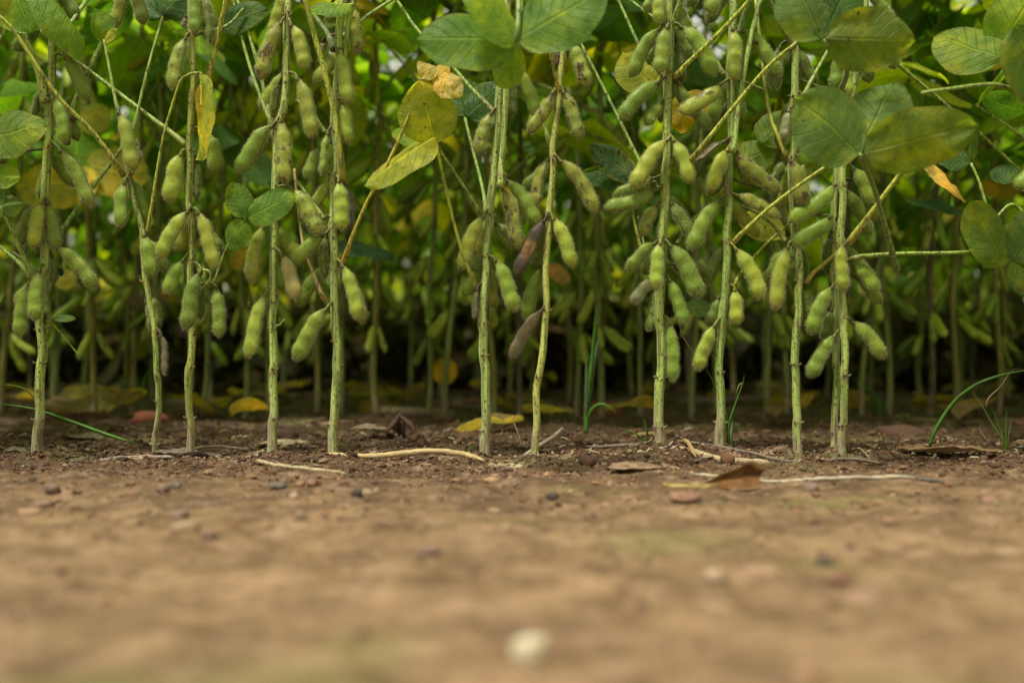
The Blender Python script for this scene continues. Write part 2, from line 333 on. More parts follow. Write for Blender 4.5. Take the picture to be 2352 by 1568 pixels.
# ------------------------------------------------------------------ pods
PODC = {'g': (.18, .29, .018, .12), 'y': (.29, .37, .030, .22), 'l': (.27, .37, .030, .12), 'd': (.12, .20, .016, .25),  # d: deeper green, the shade on rear pods put into their colour
        's': (.27, .34, .038, .72), 'b': (.135, .120, .060, .3), 'k': (.065, .050, .028, .6), 'p': (.36, .36, .12, .1), 'w': (.22, .24, .12, .3)}
def pod_geo(mb, L, w, bend, nseed, m=24, k=14, roll=0.0, flat=.68, hair=None, stalk=None, dry=0, seed=0, rot=False):
    """Pod from the origin along -Z, its broad side in XZ; stalk = local point where it joins the stem."""
    r_ = np.random.default_rng(seed)
    t = np.linspace(0, 1, m)
    c = np.stack([bend*L*(np.sin(math.pi*t)+.25*np.sin(2*math.pi*t))+w*.05*np.sin(t*9+seed)*t, np.zeros(m), -L*t], 1)
    grow = np.clip((t-.02)/.30, 0, 1); grow = .13+.87*np.sin(grow*math.pi/2)**1.1
    tip = np.where(t > .78, np.clip(1-((t-.78)/.222)**2.0, 0, 1)**.72, 1)
    ph = (t-.12)/.82*nseed
    bumpy = .5-.5*np.cos(2*math.pi*ph)
    prof = grow*tip*(.94+.065*bumpy)*(.86+.17*t)
    T, S, N = frames(c); cr, sr = math.cos(roll), math.sin(roll)
    S2 = S*cr+N*sr; N2 = N*cr-S*sr
    a = np.linspace(0, 2*math.pi, k, endpoint=False)
    ra = w*.5*prof; rb = w*.5*flat*prof*(.86+.18*bumpy)*(1-.45*dry)
    wob = 1+(.05+.16*dry)*np.stack([vnoise(t*9+seed, t*0+q, 3) for q in range(k)], 1)
    v = c[:, None]+wob[..., None]*(ra[:, None, None]*S2[:, None]*np.cos(a)[None, :, None]+rb[:, None, None]*N2[:, None]*np.sin(a)[None, :, None])
    uv = np.stack([np.tile(a/(2*math.pi), (m, 1)), np.repeat(t[:, None], k, 1)], -1)
    tn = (1, 1, 1)
    if rot:
        q = (np.clip((t-.38)/.1, 0, 1)*np.clip((.74-t)/.1, 0, 1))[:, None]*np.clip(.75+1.6*np.stack([vnoise(t*14, t*0+j*.7, 6) for j in range(k)], 1), 0, 1)
        tn = (1+q.reshape(-1, 1)*np.array((4.2, 2.6, .3)))
    mb.add(v.reshape(-1, 3), ring_faces(m, k), uv.reshape(-1, 2), tn)
    bk = c[-1]
    tube(mb, [bk+(0, 0, .001), bk+(r_.uniform(-.4, .4)*.001, 0, -.0012)], [.0007, .0002], 5, 4, (.5, .35, .2), 1 if stalk is not None else 0)
    if stalk is not None:
        s = np.asarray(stalk, float)
        mid = s*.5+np.array((0, 0, .0022)); top = np.array((0, 0, -.07*L))
        tube(mb, [s, mid, (0, 0, .0010), top], [.0013, .0012, .0012, .0019], 7, 10, [(.55, .40, .22), (.6, .5, .25), (.6, .45, .25)], 1)
    if hair:
        n = hair; it = r_.uniform(.05, .995, n); ia = r_.uniform(0, 2*math.pi, n)
        ci = np.stack([np.interp(it, t, c[:, q]) for q in range(3)], 1)
        Si = np.stack([np.interp(it, t, S2[:, q]) for q in range(3)], 1); Ni = np.stack([np.interp(it, t, N2[:, q]) for q in range(3)], 1)
        Ti = np.stack([np.interp(it, t, T[:, q]) for q in range(3)], 1)
        A = np.interp(it, t, ra); B = np.interp(it, t, rb)
        p = ci+Si*(A*np.cos(ia))[:, None]+Ni*(B*np.sin(ia))[:, None]
        nn = Si*(np.cos(ia)/np.maximum(A, 1e-4))[:, None]+Ni*(np.sin(ia)/np.maximum(B, 1e-4))[:, None]
        nn /= np.linalg.norm(nn, axis=1)[:, None]
        d = nn+Ti*r_.uniform(.05, .75, n)[:, None]+r_.normal(0, .22, (n, 3)); d /= np.linalg.norm(d, axis=1)[:, None]
        ln = r_.uniform(.0012, .0029, n)
        sd_ = np.cross(d, r_.normal(0, 1, (n, 3))); sd_ /= np.linalg.norm(sd_, axis=1)[:, None]
        hw = r_.uniform(.00005, .00009, n)[:, None]
        p = p-nn*.0002
        vv = np.stack([p-sd_*hw, p+sd_*hw, p+d*ln[:, None]+Ti*(ln*.15)[:, None]], 1).reshape(-1, 3)
        hb = MB(); hb.add(vv, [np.arange(3*n).reshape(-1, 3)])
        return hb
def aim_matrix(p0, p1, view=(0, 1, 0)):
    """local -Z to p0->p1, local Y along the view direction"""
    z = Vector(p0)-Vector(p1); z.normalize(); y = Vector(view); y = (y-z*y.dot(z)).normalized(); x = y.cross(z)
    return Matrix(((x.x, y.x, z.x, p0[0]), (x.y, y.y, z.y, p0[1]), (x.z, y.z, z.z, p0[2]), (0, 0, 0, 1)))

# ------------------------------------------------------------------ leaflets
def leaflet_geo(mb, L, Wd, fold=.15, curl=.3, wave=.06, seed=0, nu=15, nv=9, tint=(1, 1, 1), M=None, round_=0, thick=0, crumple=0):
    r_ = np.random.default_rng(seed)
    u = np.linspace(0, 1, nu); vv = np.linspace(-1, 1, nv)
    hw = (u**(.50))*((1-u)**(.70-.2*round_)); hw = hw/hw.max()*Wd/2
    hw[0] = Wd*.015; hw[-1] = Wd*.012
    U, V = np.meshgrid(u, vv, indexing='ij')
    nz = vnoise(U*3+seed*1.7, V*1.6+seed, 5)
    x = V*hw[:, None]*(1+.17*vnoise(U*5+seed, np.sign(V)*3.3+seed, 2))
    z = -fold*np.abs(V)*hw[:, None]+wave*L*nz+.035*L*np.abs(V)**2*np.sin(U*9+seed*2.1)*np.sign(V)*.6
    z += .010*L*np.cos(U*8*2*math.pi-np.abs(V)*2.2)*np.abs(V)*(1-np.abs(V))*2   # puckered between lateral veins
    if crumple: z = z+crumple*L*(vnoise(U*7+seed, V*4, 9)+.6*vnoise(U*15+seed, V*9, 10)); x = x*(1+.25*crumple*vnoise(U*9, V*5+seed, 12)*4)
    a = curl*(U**1.3)                                  # bend downwards along its length
    s = np.linspace(0, L, nu); dy = np.gradient(s)*np.cos(curl*u**1.3*1.6); dz = -np.gradient(s)*np.sin(curl*u**1.3*1.6)
    cy = np.concatenate([[0], np.cumsum((dy[1:]+dy[:-1])/2)]); cz = np.concatenate([[0], np.cumsum((dz[1:]+dz[:-1])/2)])
    ang = curl*U**1.3*1.6
    y = cy[:, None]+z*np.sin(ang); zz = cz[:, None]+z*np.cos(ang)
    v = np.stack([x, y, zz], -1).reshape(-1, 3)
    uv = np.stack([V*.5+.5, U], -1).reshape(-1, 2)
    i = np.arange(nu-1)[:, None]*nv+np.arange(nv-1)[None, :]
    q = np.stack([i, i+1, i+nv+1, i+nv], -1).reshape(-1, 4)
    if M is not None:
        Mn = np.array(M); v = v@Mn[:3, :3].T+Mn[:3, 3]
    mb.add(v, [q], uv, tint)
def leaf_matrix(base, tip, normal):
    y = Vector(tip)-Vector(base); y.normalize(); z = Vector(normal); z = (z-y*z.dot(y)).normalized(); x = y.cross(z)
    b = base
    return Matrix(((x.x, y.x, z.x, b[0]), (x.y, y.y, z.y, b[1]), (x.z, y.z, z.z, b[2]), (0, 0, 0, 1)))
LEAFC = {'o': (.14, .20, .030, .5), 'g': (.11, .215, .026, .3), 'G': (.065, .14, .025, .2), 'l': (.17, .29, .035, .2), 'y': (.34, .38, .045, .5),
         'Y': (.55, .40, .030, .45), 't': (.52, .43, .15, .5), 'b': (.12, .205, .045, .4), 's': (.065, .125, .045, 1.0), 'm': (.16, .25, .035, .55)}
LEAF_VAR = []
for i_ in range(7):
    mb_ = MB(); leaflet_geo(mb_, 1.0, [.62, .7, .56, .66, .74, .6, .68][i_], [.12, .25, .05, .4, .18, .1, .3][i_], [.35, .2, .6, .3, .9, .1, .5][i_], .07, i_+3, 13, 9)
    LEAF_VAR.append(mb_.mesh('leaflet', M_LEAF))

# ------------------------------------------------------------------ front-row plants (layout px: x, y, and depth in mm)
def front_plant(label, stems, pods, petioles, seed, color=(.36, .45, .09, .3)):
    bx, by = stems[0][0][0]; base = P(bx, by, 0); base[2] = float(ground_z(base[0], base[1]))-.002
    root = empty('soybean_plant', base); tag(root, label, 'soybean plant', 'soybean plants of the front row')
    polys = []
    for pts, w0, w1, nodes, dy in stems:
        pts3 = [P(x, y, (dy+q*0)/1000) for q, (x, y) in enumerate(pts)]
        if pts[0][1] > 1000: pts3[0] = np.array((pts3[0][0], pts3[0][1], base[2]-.008))
        if pts[-1][1] <= 2:                               # the stem goes on above the frame
            top = pts3[-1]; dx = (pts3[-1][0]-pts3[-2][0])*.3
            pts3 += [top+np.array((dx, .01, .11)), top+np.array((dx*.5+.01, .02, .24)), top+np.array((dx*.5, .035, .36))]
        c = crom(pts3, 110 if len(pts3) > 6 else 40); zs = c[:, 2]
        r = np.interp(np.linspace(0, 1, len(c)), [0, .012, .04, .75, 1] if pts[-1][1] <= 2 else [0, 1], [w0*1.5, w0*1.15, w0*.95, w1*.92, w1*.5] if pts[-1][1] <= 2 else [w0, w1])*.5*D/F
        tint = np.ones((len(c), 3)); tint[:, :] = np.interp(np.linspace(0, 1, len(c)), [0, .5, 1], [1.1, .95, .8])[:, None]
        off = np.zeros(len(c))
        for ny in nodes:
            zn = H-(ny-808)*(D+dy/1000)/F; g_ = np.exp(-((zs-zn)/.0022)**2); r = r*(1+.22*g_)
            g2 = np.exp(-((zs-zn-.0015)/.0018)**2)*.75; tint = tint*(1-g2[:, None])+np.array((.55, .32, .18))*g2[:, None]
            off = off+.0011*np.tanh((zs-zn)/.006)*(1 if int(ny) % 2 else -1)*np.exp(-((zs-zn)/.02)**2)
        c = c+np.stack([off, off*0, off*0], 1)
        mb = MB(); tube(mb, c-base, r, 12, len(c), tint, ridges=.035)
        # short bristles and dry scar flakes at the nodes
        rr = np.random.default_rng(seed+len(polys)); n = 500
        idx = rr.integers(0, int(len(c)*.6), n); aa = rr.uniform(0, 2*math.pi, n)
        nn = np.stack([np.cos(aa), np.sin(aa), rr.normal(0, .3, n)], 1); p = c[idx]-base+nn*(r[idx]*np.array(.98))[:, None]+np.stack([0*aa, 0*aa, rr.uniform(-.001, .001, n)], 1)
        ln = rr.uniform(.0004, .0012, n)[:, None]; sd_ = np.cross(nn, (0, 0, 1)); sd_ /= np.linalg.norm(sd_, axis=1)[:, None]
        vv = np.stack([p-sd_*.00008, p+sd_*.00008, p+nn*ln], 1).reshape(-1, 3)
        mb.add(vv, [np.arange(3*n).reshape(-1, 3)], None, (1.0, .8, .8))
        for ny in nodes:
            zn = H-(ny-808)*(D+dy/1000)/F; j = int(np.argmin(abs(zs-zn)))
            for q in range(3):
                a0 = rr.uniform(0, 2*math.pi); d = np.array((math.cos(a0), math.sin(a0)*.6-.3, .3)); s0 = c[j]-base+d*r[j]*.8
                tube(mb, [s0, s0+d*.0016, s0+d*.0026+np.array((0, 0, .0012))], [.0011, .0008, .0003], 5, 5, (.5, .28, .15))
        so = link('stem', mb.mesh('stem', M_STEM), root, color=color)
        polys.append((c, r))
    allc = np.concatenate([p[0] for p in polys]); allr = np.concatenate([p[1] for p in polys])
    rf = random.Random(seed*7+1); pods = list(pods)
    for pts, w0, w1, nodes, dy in stems[:1]:
        for ny in nodes + [-30]:
            if ny > 640: continue
            nx = float(np.interp(-ny, [-y for x, y in pts], [x for x, y in pts]))
            for side in (-1, 1):
                if rf.random() < (.8 if seed >= 8 and seed < 12 else .5):
                    a = rf.uniform(.15, .75)*side; L_ = rf.uniform(90, 130)
                    pods.append((nx+side*5, ny+4, nx+math.sin(a)*L_, ny+math.cos(a)*L_, rf.uniform(31, 37), rf.uniform(10, 24), rf.choice('ggdy'), rf.uniform(-.05, .05)))
    for i, pd in enumerate(pods):
        x0, y0, x1, y1, w, dy, st = pd[:7]
        dy0, dy1 = (dy if isinstance(dy, tuple) else (dy*.7, dy))
        p0, p1 = P(x0, y0, dy0/1000), P(x1, y1, dy1/1000); rr = random.Random(seed*100+i)
        L = float(np.linalg.norm(p1-p0)); Wd = w*(D+dy1/1000)/F*.90
        j = int(np.argmin(np.linalg.norm(allc-(p0+np.array((0, 0, .004))), axis=1))); at = allc[j]
        dist = np.linalg.norm(at-p0)
        dirp = (p0-at)/(dist+1e-9); join = at+dirp*allr[j]*.6
        Mx = aim_matrix(p0, p1); stalk = None
        if dist < .045: stalk = np.array((Mx.inverted() @ Vector(join)))
        out = 1 if x1 > x0 else -1
        bend = pd[7] if len(pd) > 7 else rr.uniform(.0, .07)*out*(1 if rr.random() < .75 else -1)
        nseed = 3 if L/Wd > 3.3 else 2
        mb = MB(); dryness = 1 if st in 'bk' else 0
        roll = rr.uniform(-.35, .35) if w > 30 else rr.uniform(.9, 1.3)
        if w <= 30: Wd *= 1.25
        nh = int(1700*L/.05)
        hb = pod_geo(mb, L, Wd, bend, nseed, roll=roll, hair=nh, stalk=stalk, dry=dryness, seed=seed*50+i, flat=.62, rot=st == 'k')
        col = list(PODC[st]); jit = rr.uniform(.70, 1.02); col = [col[0]*jit*rr.uniform(.92, 1.08), col[1]*jit, col[2]*jit, min(1, col[3]+rr.uniform(-.05, .15))]
        po = link('pod', mb.mesh('pod', [M_POD, M_PET]), root, color=col)
        po.matrix_basis = Matrix.Translation(-Vector(base)) @ Mx
        if st == 'k': po['label'] = 'blackened rotting pod with an orange patch'
        if st == 'b': po['label'] = 'shrivelled dry brown pod'
        fo = link('fuzz', hb.mesh('fuzz', M_HAIR, False), po, color={'b': (.42, .38, .25, 0), 'k': (.20, .17, .11, 0)}.get(st, (.66, .66, .38, 0))); fo['kind'] = 'stuff'
    for pt in petioles:
        pts, w, col, leaves = pt
        pts3 = [P(x, y, d/1000) for x, y, d in pts]
        b0 = pts3[0]; mb = MB(); rad = w*.5*D/F
        tube(mb, [q-b0 for q in pts3], [rad*1.55, rad*1.0, rad*.95, rad*.9, rad*.9], 8, 30, [(.8, .6, .45), (1, 1, 1), (1, 1, 1), (1, 1, 1), (1, 1, 1)])
        colr = {'g': (.27, .40, .06, .2), 'y': (.50, .44, .05, .4), 't': (.52, .38, .17, .6), 'd': (.13, .20, .035, .2), 'o': (.40, .46, .04, .3)}[col]
        pe = link('petiole', mb.mesh('petiole', M_PET), root, b0-base, colr)
        for lf in leaves:
            add_front_leaf(pe, b0, lf)
    # canopy above the frame
    rr = random.Random(seed); c = polys[0][0]
    if stems[0][0][-1][1] <= 2:
        for q in range(4):
            j = int(len(c)*(.80+.2*q/4)) if len(c) > 60 else len(c)-1
            if c[j][2] < .385: continue
            make_trifoliate(root, Vector(c[j]-base), rr.uniform(.6, 2.54), rr.uniform(.12, .22), rr.uniform(.4, 1.0), rr, 1.0)
    return root
def add_front_leaf(pe, origin, lf):
    (bx, by, bd), (tx, ty, td), w, nrm, st = lf[:5]
    b, t = P(bx, by, bd/1000), P(tx, ty, td/1000); L = float(np.linalg.norm(t-b)); Wd = w*(D+(bd+td)/2000)/F
    opt = lf[5] if len(lf) > 5 else {}
    kw = dict(fold=.15, curl=.25, wave=.05, seed=int(bx*7+by) % 97, nu=26, nv=17); kw.update(opt); kw['round_'] = kw.get('round_', 0)*.6; kw['wave'] = .09
    mb = MB(); leaflet_geo(mb, L, Wd, **kw)
    col = list(LEAFC[st])
    lo = link('leaflet', mb.mesh('leaflet', M_LEAF), pe, color=col)
    lo.matrix_basis = Matrix.Translation(-Vector(origin)) @ leaf_matrix(b, t, nrm)
PET_VAR = {}
def petiole_mesh(L, el):
    key = (round(L/.03), round(el/.2))
    if key not in PET_VAR:
        l, e = key[0]*.03, key[1]*.2
        end = np.array((l*math.cos(e), 0, l*math.sin(e))); mid = end*.5+np.array((.04*l, 0, .07*l))
        mb = MB(); tube(mb, [(0, 0, 0), mid, end], [.0028, .0016, .0014], 6, 9)
        PET_VAR[key] = (mb.mesh('petiole', M_PET), end)
    return PET_VAR[key]
def leaf_color(rr, low=False):
    q = rr.random()
    if q < (.12 if low else .05): c = (.46, .42, .035, .3)
    elif q < (.38 if low else .30): c = (.32, .41, .03, .3)
    elif q < .62: c = (.14, .28, .026, .2)
    elif q < .80: c = (.075, .17, .035, .15)
    else: c = (.22, .36, .035, .2)
    j = rr.uniform(.85, 1.2); return (c[0]*j, c[1]*j, c[2]*j, c[3])
def make_trifoliate(root, at, az, L, el, rr, size, low=False):
    me, end = petiole_mesh(L, el)
    yellow = rr.random() < .2
    pe = link('petiole', me, root, at, (.40, .38, .06, .2) if yellow else (.22, .32, .06, .2)); pe.rotation_euler = (0, 0, az)
    lc = leaf_color(rr, low)
    for k, da in enumerate((0, 1.25, -1.25)):
        s = size*rr.uniform(.075, .105)*(1 if k == 0 else .92)
        if k: p0 = Vector(end)
        else: p0 = Vector(end)+Vector((.018, 0, .006))*size
        o = link('leaflet', rr.choice(LEAF_VAR), pe, color=lc)
        droop = rr.uniform(-.75, .2)
        R = Matrix.Rotation(da-math.pi/2+rr.uniform(-.2, .2), 4, 'Z') @ Matrix.Rotation(droop, 4, 'X') @ Matrix.Rotation(rr.uniform(-.45, .45), 4, 'Y')
        o.matrix_basis = Matrix.Translation(p0) @ R @ Matrix.Scale(s, 4)
    return pe

UP, CAMN = (0, -.4, 1), (0, -1, .35)
# 1 ---------------------------------------------------------------
front_plant('leftmost front-row soybean plant, thick stem with a tiny oval leaf',
  [([(85, 1040), (90, 955), (91, 901), (96, 828), (92, 740), (98, 640), (103, 560), (105, 458), (110, 366), (113, 256), (119, 150), (121, 70), (121, 0)], 23, 17, [975, 831, 752, 625, 470, 345, 215], 0),
   ([(104, 235), (88, 165), (62, 100), (38, 40), (22, -30), (5, -120)], 17, 11, [], -6)],
  [(128, 22, 163, 138, 40, -10, 'g', .05), (148, 130, 202, 232, 38, -6, 'g', .04), (92, 50, 32, 116, 36, 8, 'd', .03), (122, 222, 150, 330, 36, -12, 'g'),
   (150, 236, 172, 283, 32, 4, 's'), (136, 342, 213, 477, 38, -10, 'g', .05), (101, 372, 88, 455, 24, 6, 'd'), (92, 468, 36, 566, 36, -4, 'd', -.04), (98, 462, 75, 568, 36, -13, 'l', -.03),
   (110, 464, 132, 572, 34, -8, 'g'), (127, 567, 223, 660, 40, -10, 'g', .06), (120, 590, 124, 652, 28, 7, 'd'), (92, 618, 80, 736, 38, -14, 'g', -.03), (68, 650, 42, 773, 36, -6, 'g', -.03),
   (96, 205, 76, 268, 26, 8, 'd'), (42, 350, -6, 372, 28, 30, 'd')],
  [([(78, 640, -3), (62, 605, -8), (40, 560, -14), (22, 517, -22), (0, 474, -30)], 11, 'g', [((0, 474, -30), (52, 462, -30), 52, CAMN, 'b', dict(fold=.5)), ((0, 474, -30), (-60, 400, -30), 60, CAMN, 'b')]),
   ([(72, 638, 0), (40, 600, 6), (0, 566, 10), (-60, 500, 20)], 9, 'g', []),
   ([(90, 640, 4), (74, 612, 10), (30, 580, 14)], 7, 'd', []),
   ([(113, 752, 0), (118, 733, -3), (126, 728, -5)], 7, 'g', [((124, 728, -5), (173, 731, -8), 24, (0, -.9, .7), 'b', dict(curl=.05, fold=.05))]),
   ([(104, 735, 2), (128, 752, 4), (155, 784, 6), (179, 813, 8)], 3.5, 'o', []),
   ([(128, 560, 4), (139, 535, 8), (200, 447, 25), (268, 357, 45), (310, 290, 60)], 10, 'g', []),
   ([(152, 330, 4), (170, 240, 15), (234, 99, 35), (270, 15, 50), (285, -40, 60)], 12, 'g', []),
   ([(140, 90, -5), (176, 35, 10), (205, -8, 25)], 11, 'g', []),
   ([(34, 40, -10), (10, 76, -20), (-20, 108, -30)], 10, 'g', []),
   ([(20, -30, -12), (10, -50, -18), (2, -55, -25)], 9, 'd', [((20, -62, -22), (60, 62, -36), 150, CAMN, 'l', dict(round_=.6)), ((80, -40, -25), (236, 90, -32), 105, (.4, -.5, .9), 'l', dict(fold=.7, curl=.6)),
       ((-30, -50, -30), (-50, 60, -30), 120, CAMN, 'y')]),
   ([(-30, 300, -14), (-40, 290, -20), (-60, 270, -25)], 9, 'g', [((-52, 318, -28), (103, 285, -34), 122, CAMN, 'm', dict(round_=.9, curl=.1)), ((-45, 395, -26), (42, 408, -32), 68, CAMN, 'l', dict(round_=.9, curl=.1))]),
   ], 1)
# 2 ---------------------------------------------------------------
front_plant('thin crooked front-row soybean plant with one dried brown pod',
  [([(350, 1048), (356, 1010), (361, 974), (364, 901), (362, 846), (360, 791), (350, 736), (341, 690), (336, 650), (333, 600), (326, 535), (311, 476), (300, 421), (293, 396), (294, 350), (296, 305)], 12.5, 13, [1020, 922, 868, 765, 650, 545, 405], 3)],
  [(271, 256, 306, 394, 38, -6, 'l', .05), (302, 308, 320, 373, 24, -1, 'w'), (286, 417, 276, 522, 38, -6, 'g', -.03), (331, 538, 348, 636, 38, -6, 'g', .02), (343, 676, 366, 753, 28, 8, 'g', .05),
   (336, 690, 352, 760, 24, 12, 'd'), (369, 768, 378, 862, 24, 1, 'b', .06)],
  [([(284, 404, 2), (262, 370, -6), (210, 300, -14), (128, 215, -24), (22, 60, -36), (-40, 20, -45)], 9.5, 'o', []),
   ([(301, 312, 3), (310, 285, 4), (338, 165, 10), (374, 40, 18), (378, 30, 18)], 8, 'g', [((375, 38, 18), (425, -62, 10), 128, CAMN, 'G', dict(round_=.5)), ((372, 40, 20), (300, -45, 34), 80, CAMN, 'G')]),
   ([(272, 256, 3), (262, 215, 6), (250, 150, 10), (239, 92, 14)], 7, 'g', [((239, 94, 14), (205, 20, 8), 70, (-.5, -1, .3), 'l', dict(fold=.5)), ((238, 94, 14), (262, 66, 2), 34, CAMN, 'y')]),
   ([(337, 540, 1), (345, 495, -3), (372, 330, -8), (404, 215, -12), (421, 178, -15), (448, 168, -17), (461, 168, -18)], 7, 'o', []),
   ([(461, 168, -18), (463, 195, -20), (462, 245, -22)], 5, 'o', [((468, 172, -20), (444, 366, -28), 62, (-1, -.55, .2), 'y', dict(fold=.9, curl=.1)), ((478, 180, -14), (482, 330, -14), 46, (1, -.6, .1), 'Y', dict(fold=.5))])], 2,
  (.38, .48, .10, .3))
# 3 ---------------------------------------------------------------
front_plant('brown-scarred front-row soybean plant with a green three-part leaf beside it',
  [([(436, 1030), (437, 956), (434, 870), (437, 800), (444, 745), (441, 690), (439, 627), (439, 560), (437, 500), (434, 440), (436, 348), (441, 256), (443, 146), (440, 73), (437, 0)], 17, 16, [960, 845, 768, 605, 490, 350, 215, 75], 0)],
  [(428, 84, 395, 208, 38, -8, 's', -.05), (445, -25, 445, 78, 34, -10, 'g'), (468, -15, 484, 102, 30, -4, 'd', .04), (417, 350, 388, 465, 44, -6, 'y', -.03), (449, 370, 453, 462, 26, 6, 'd'),
   (473, 305, 502, 394, 40, 2, 'g', .04), (433, 484, 364, 594, 40, -8, 'y', -.05), (453, 484, 494, 620, 38, -8, 'y', .04), (421, 597, 381, 675, 36, -4, 'g', -.03), (462, 622, 427, 760, 40, -12, 'g', -.05), (495, 656, 505, 775, 34, -6, 'g', .02),
   (428, 40, 420, 62, 20, 6, 'b')],
  [([(428, 336, 2), (402, 312, 6), (320, 250, 12), (176, 140, 20), (90, 70, 26), (20, 10, 34)], 10, 'g', []),
   ([(455, 672, 0), (474, 652, -6), (484, 635, -8), (478, 622, -10), (466, 620, -10)], 7, 'g', []),
   ([(474, 652, -6), (489, 645, -7), (494, 655, -7)], 6, 'g', []),
   ([(491, 650, -7), (497, 634, -8), (508, 600, -12), (522, 566, -16), (535, 538, -18)], 5.5, 'g',
      [((563, 500, -22), (533, 418, -26), 66, CAMN, 'g', dict(round_=.9, curl=.15)), ((566, 502, -22), (672, 440, -30), 84, CAMN, 'g', dict(round_=.8, curl=.15)), ((560, 504, -22), (528, 574, -20), 68, CAMN, 'g', dict(round_=.9, curl=.1)),
       ]),
   ([(535, 538, -18), (548, 520, -20), (565, 501, -22)], 4, 'g', []),
   ([(476, 190, 4), (495, 110, 0), (515, 20, -8), (522, -30, -12)], 12, 'o', []),
   ([(446, 80, 8), (520, 60, 20), (560, 20, 24)], 8, 'g', [((500, 62, 30), (606, 4, 20), 80, CAMN, 'G', dict(round_=.4))])], 3,
  (.38, .44, .08, .5))
# 4 ---------------------------------------------------------------
front_plant('straight clean-stemmed front-row soybean plant with one small broken twig',
  [([(626, 1052), (628, 956), (628, 870), (625, 790), (624, 745), (630, 663), (628, 600), (629, 530), (632, 421), (634, 366), (637, 286), (650, 246), (657, 165), (661, 110), (660, 48), (661, 0)], 20.5, 16, [965, 855, 750, 680, 512, 285, 160, 45], 0)],
  [(648, 48, 597, 183, 40, -8, 's', -.05), (668, 55, 702, 160, 36, -8, 'y', .06), (681, 176, 717, 319, 40, -8, 'y', .05), (644, 190, 626, 264, 30, 7, 'd', -.04), (628, 286, 546, 402, 42, -6, 'g', -.06),
   (645, 272, 655, 422, 38, -13, 's', .02), (668, 432, 736, 540, 40, -12, 's', .05), (608, 516, 574, 648, 38, -8, 'y', -.05), (646, 584, 679, 688, 42, -10, 'p', .05), (612, 672, 571, 823, 40, -6, 'y', -.04)],
  [([(634, 748, 0), (642, 746, -4), (650, 738, -6), (655, 733, -6)], 4.5, 'g', []),
   ([(628, 290, 3), (605, 240, 12), (570, 140, 24), (535, 0, 34), (530, -50, 36)], 8, 'g', []),
   ([(628, 320, 6), (600, 180, 20), (560, 40, 30), (535, -20, 40)], 9, 'g', []),
   ([(630, 430, 6), (620, 560, 14), (618, 590, 14)], 5, 'd', [])], 4, (.42, .53, .13, .1))
# 5 ---------------------------------------------------------------
front_plant('front-row soybean plant whose long yellow leaf stalk carries a withered tan leaf',
  [([(766, 1042), (766, 974), (769, 905), (773, 830), (775, 791), (770, 720), (769, 650), (767, 590), (765, 513), (767, 403), (768, 311), (772, 220), (776, 165), (779, 110), (783, 37), (785, 0)], 21, 17, [973, 838, 780, 605, 495, 405, 300, 110], 0)],
  [(774, 115, 800, 238, 38, -8, 'l', .04), (786, 232, 796, 331, 34, -4, 'l'), (806, 10, 820, 126, 32, 6, 's'), (740, 338, 702, 411, 32, -1, 'g', -.04), (753, 305, 743, 405, 30, -6, 'g'), (778, 412, 787, 530, 40, -12, 'l', .01),
   (790, 425, 800, 528, 32, 0, 'b'), (744, 540, 671, 606, 36, -6, 'g', -.04), (750, 540, 744, 643, 26, 6, 'd', -.05), (784, 606, 824, 736, 36, -8, 'y', .05), (790, 630, 836, 742, 34, -1, 'y', .05), (752, 706, 680, 830, 44, -10, 'l', -.05),
   (755, 20, 772, 80, 38, 14, 'd'), (742, 95, 745, 118, 20, 16, 'w')],
  [([(786, 418, -3), (783, 370, -9), (771, 275, -12), (745, 165, -16), (720, 73, -20), (700, -10, -26)], 13, 'o', []),
   ([(768, 115, 0), (752, 78, 4), (730, 48, 8), (692, -5, 14)], 13, 'd', []),
   ([(744, 504, 2), (728, 478, 4), (700, 440, 10), (672, 404, 16)], 8, 'g', []),
   ([(747, 306, 2), (735, 285, 8), (712, 255, 14), (680, 230, 18)], 8, 'g', []),
   ([(787, 608, -2), (797, 575, -8), (840, 470, -16), (881, 395, -22), (925, 300, -28), (954, 227, -32), (964, 196, -34), (985, 186, -34), (1003, 172, -34)], 8, 'y',
      [((1002, 178, -36), (962, 136, -38), 50, (.3, -1, .5), 't', dict(crumple=.08, fold=.3)), ((1003, 172, -36), (1060, 214, -44), 68, (-.3, -1, .6), 't', dict(crumple=.08, fold=.3)), ((1000, 176, -30), (1030, 150, -34), 44, CAMN, 't')]),
   ([(747, 690, -1), (740, 680, -3), (709, 601, -4), (694, 549, -2), (676, 388, 6)], 7, 't', []),
   ([(788, 160, 2), (800, 60, -2), (812, 10, -4), (822, -40, -8)], 11, 'g', []),
   ([(812, 12, -4), (780, 14, -10), (772, 10, -12)], 8, 'o', [((806, 12, -8), (712, 10, -28), 74, (0, -.8, .7), 'l', dict(round_=.6))]),
   ([(775, 95, 8), (840, 40, 20), (900, 0, 30), (940, -30, 34)], 9, 'g', [])], 5, (.38, .48, .12, .35))
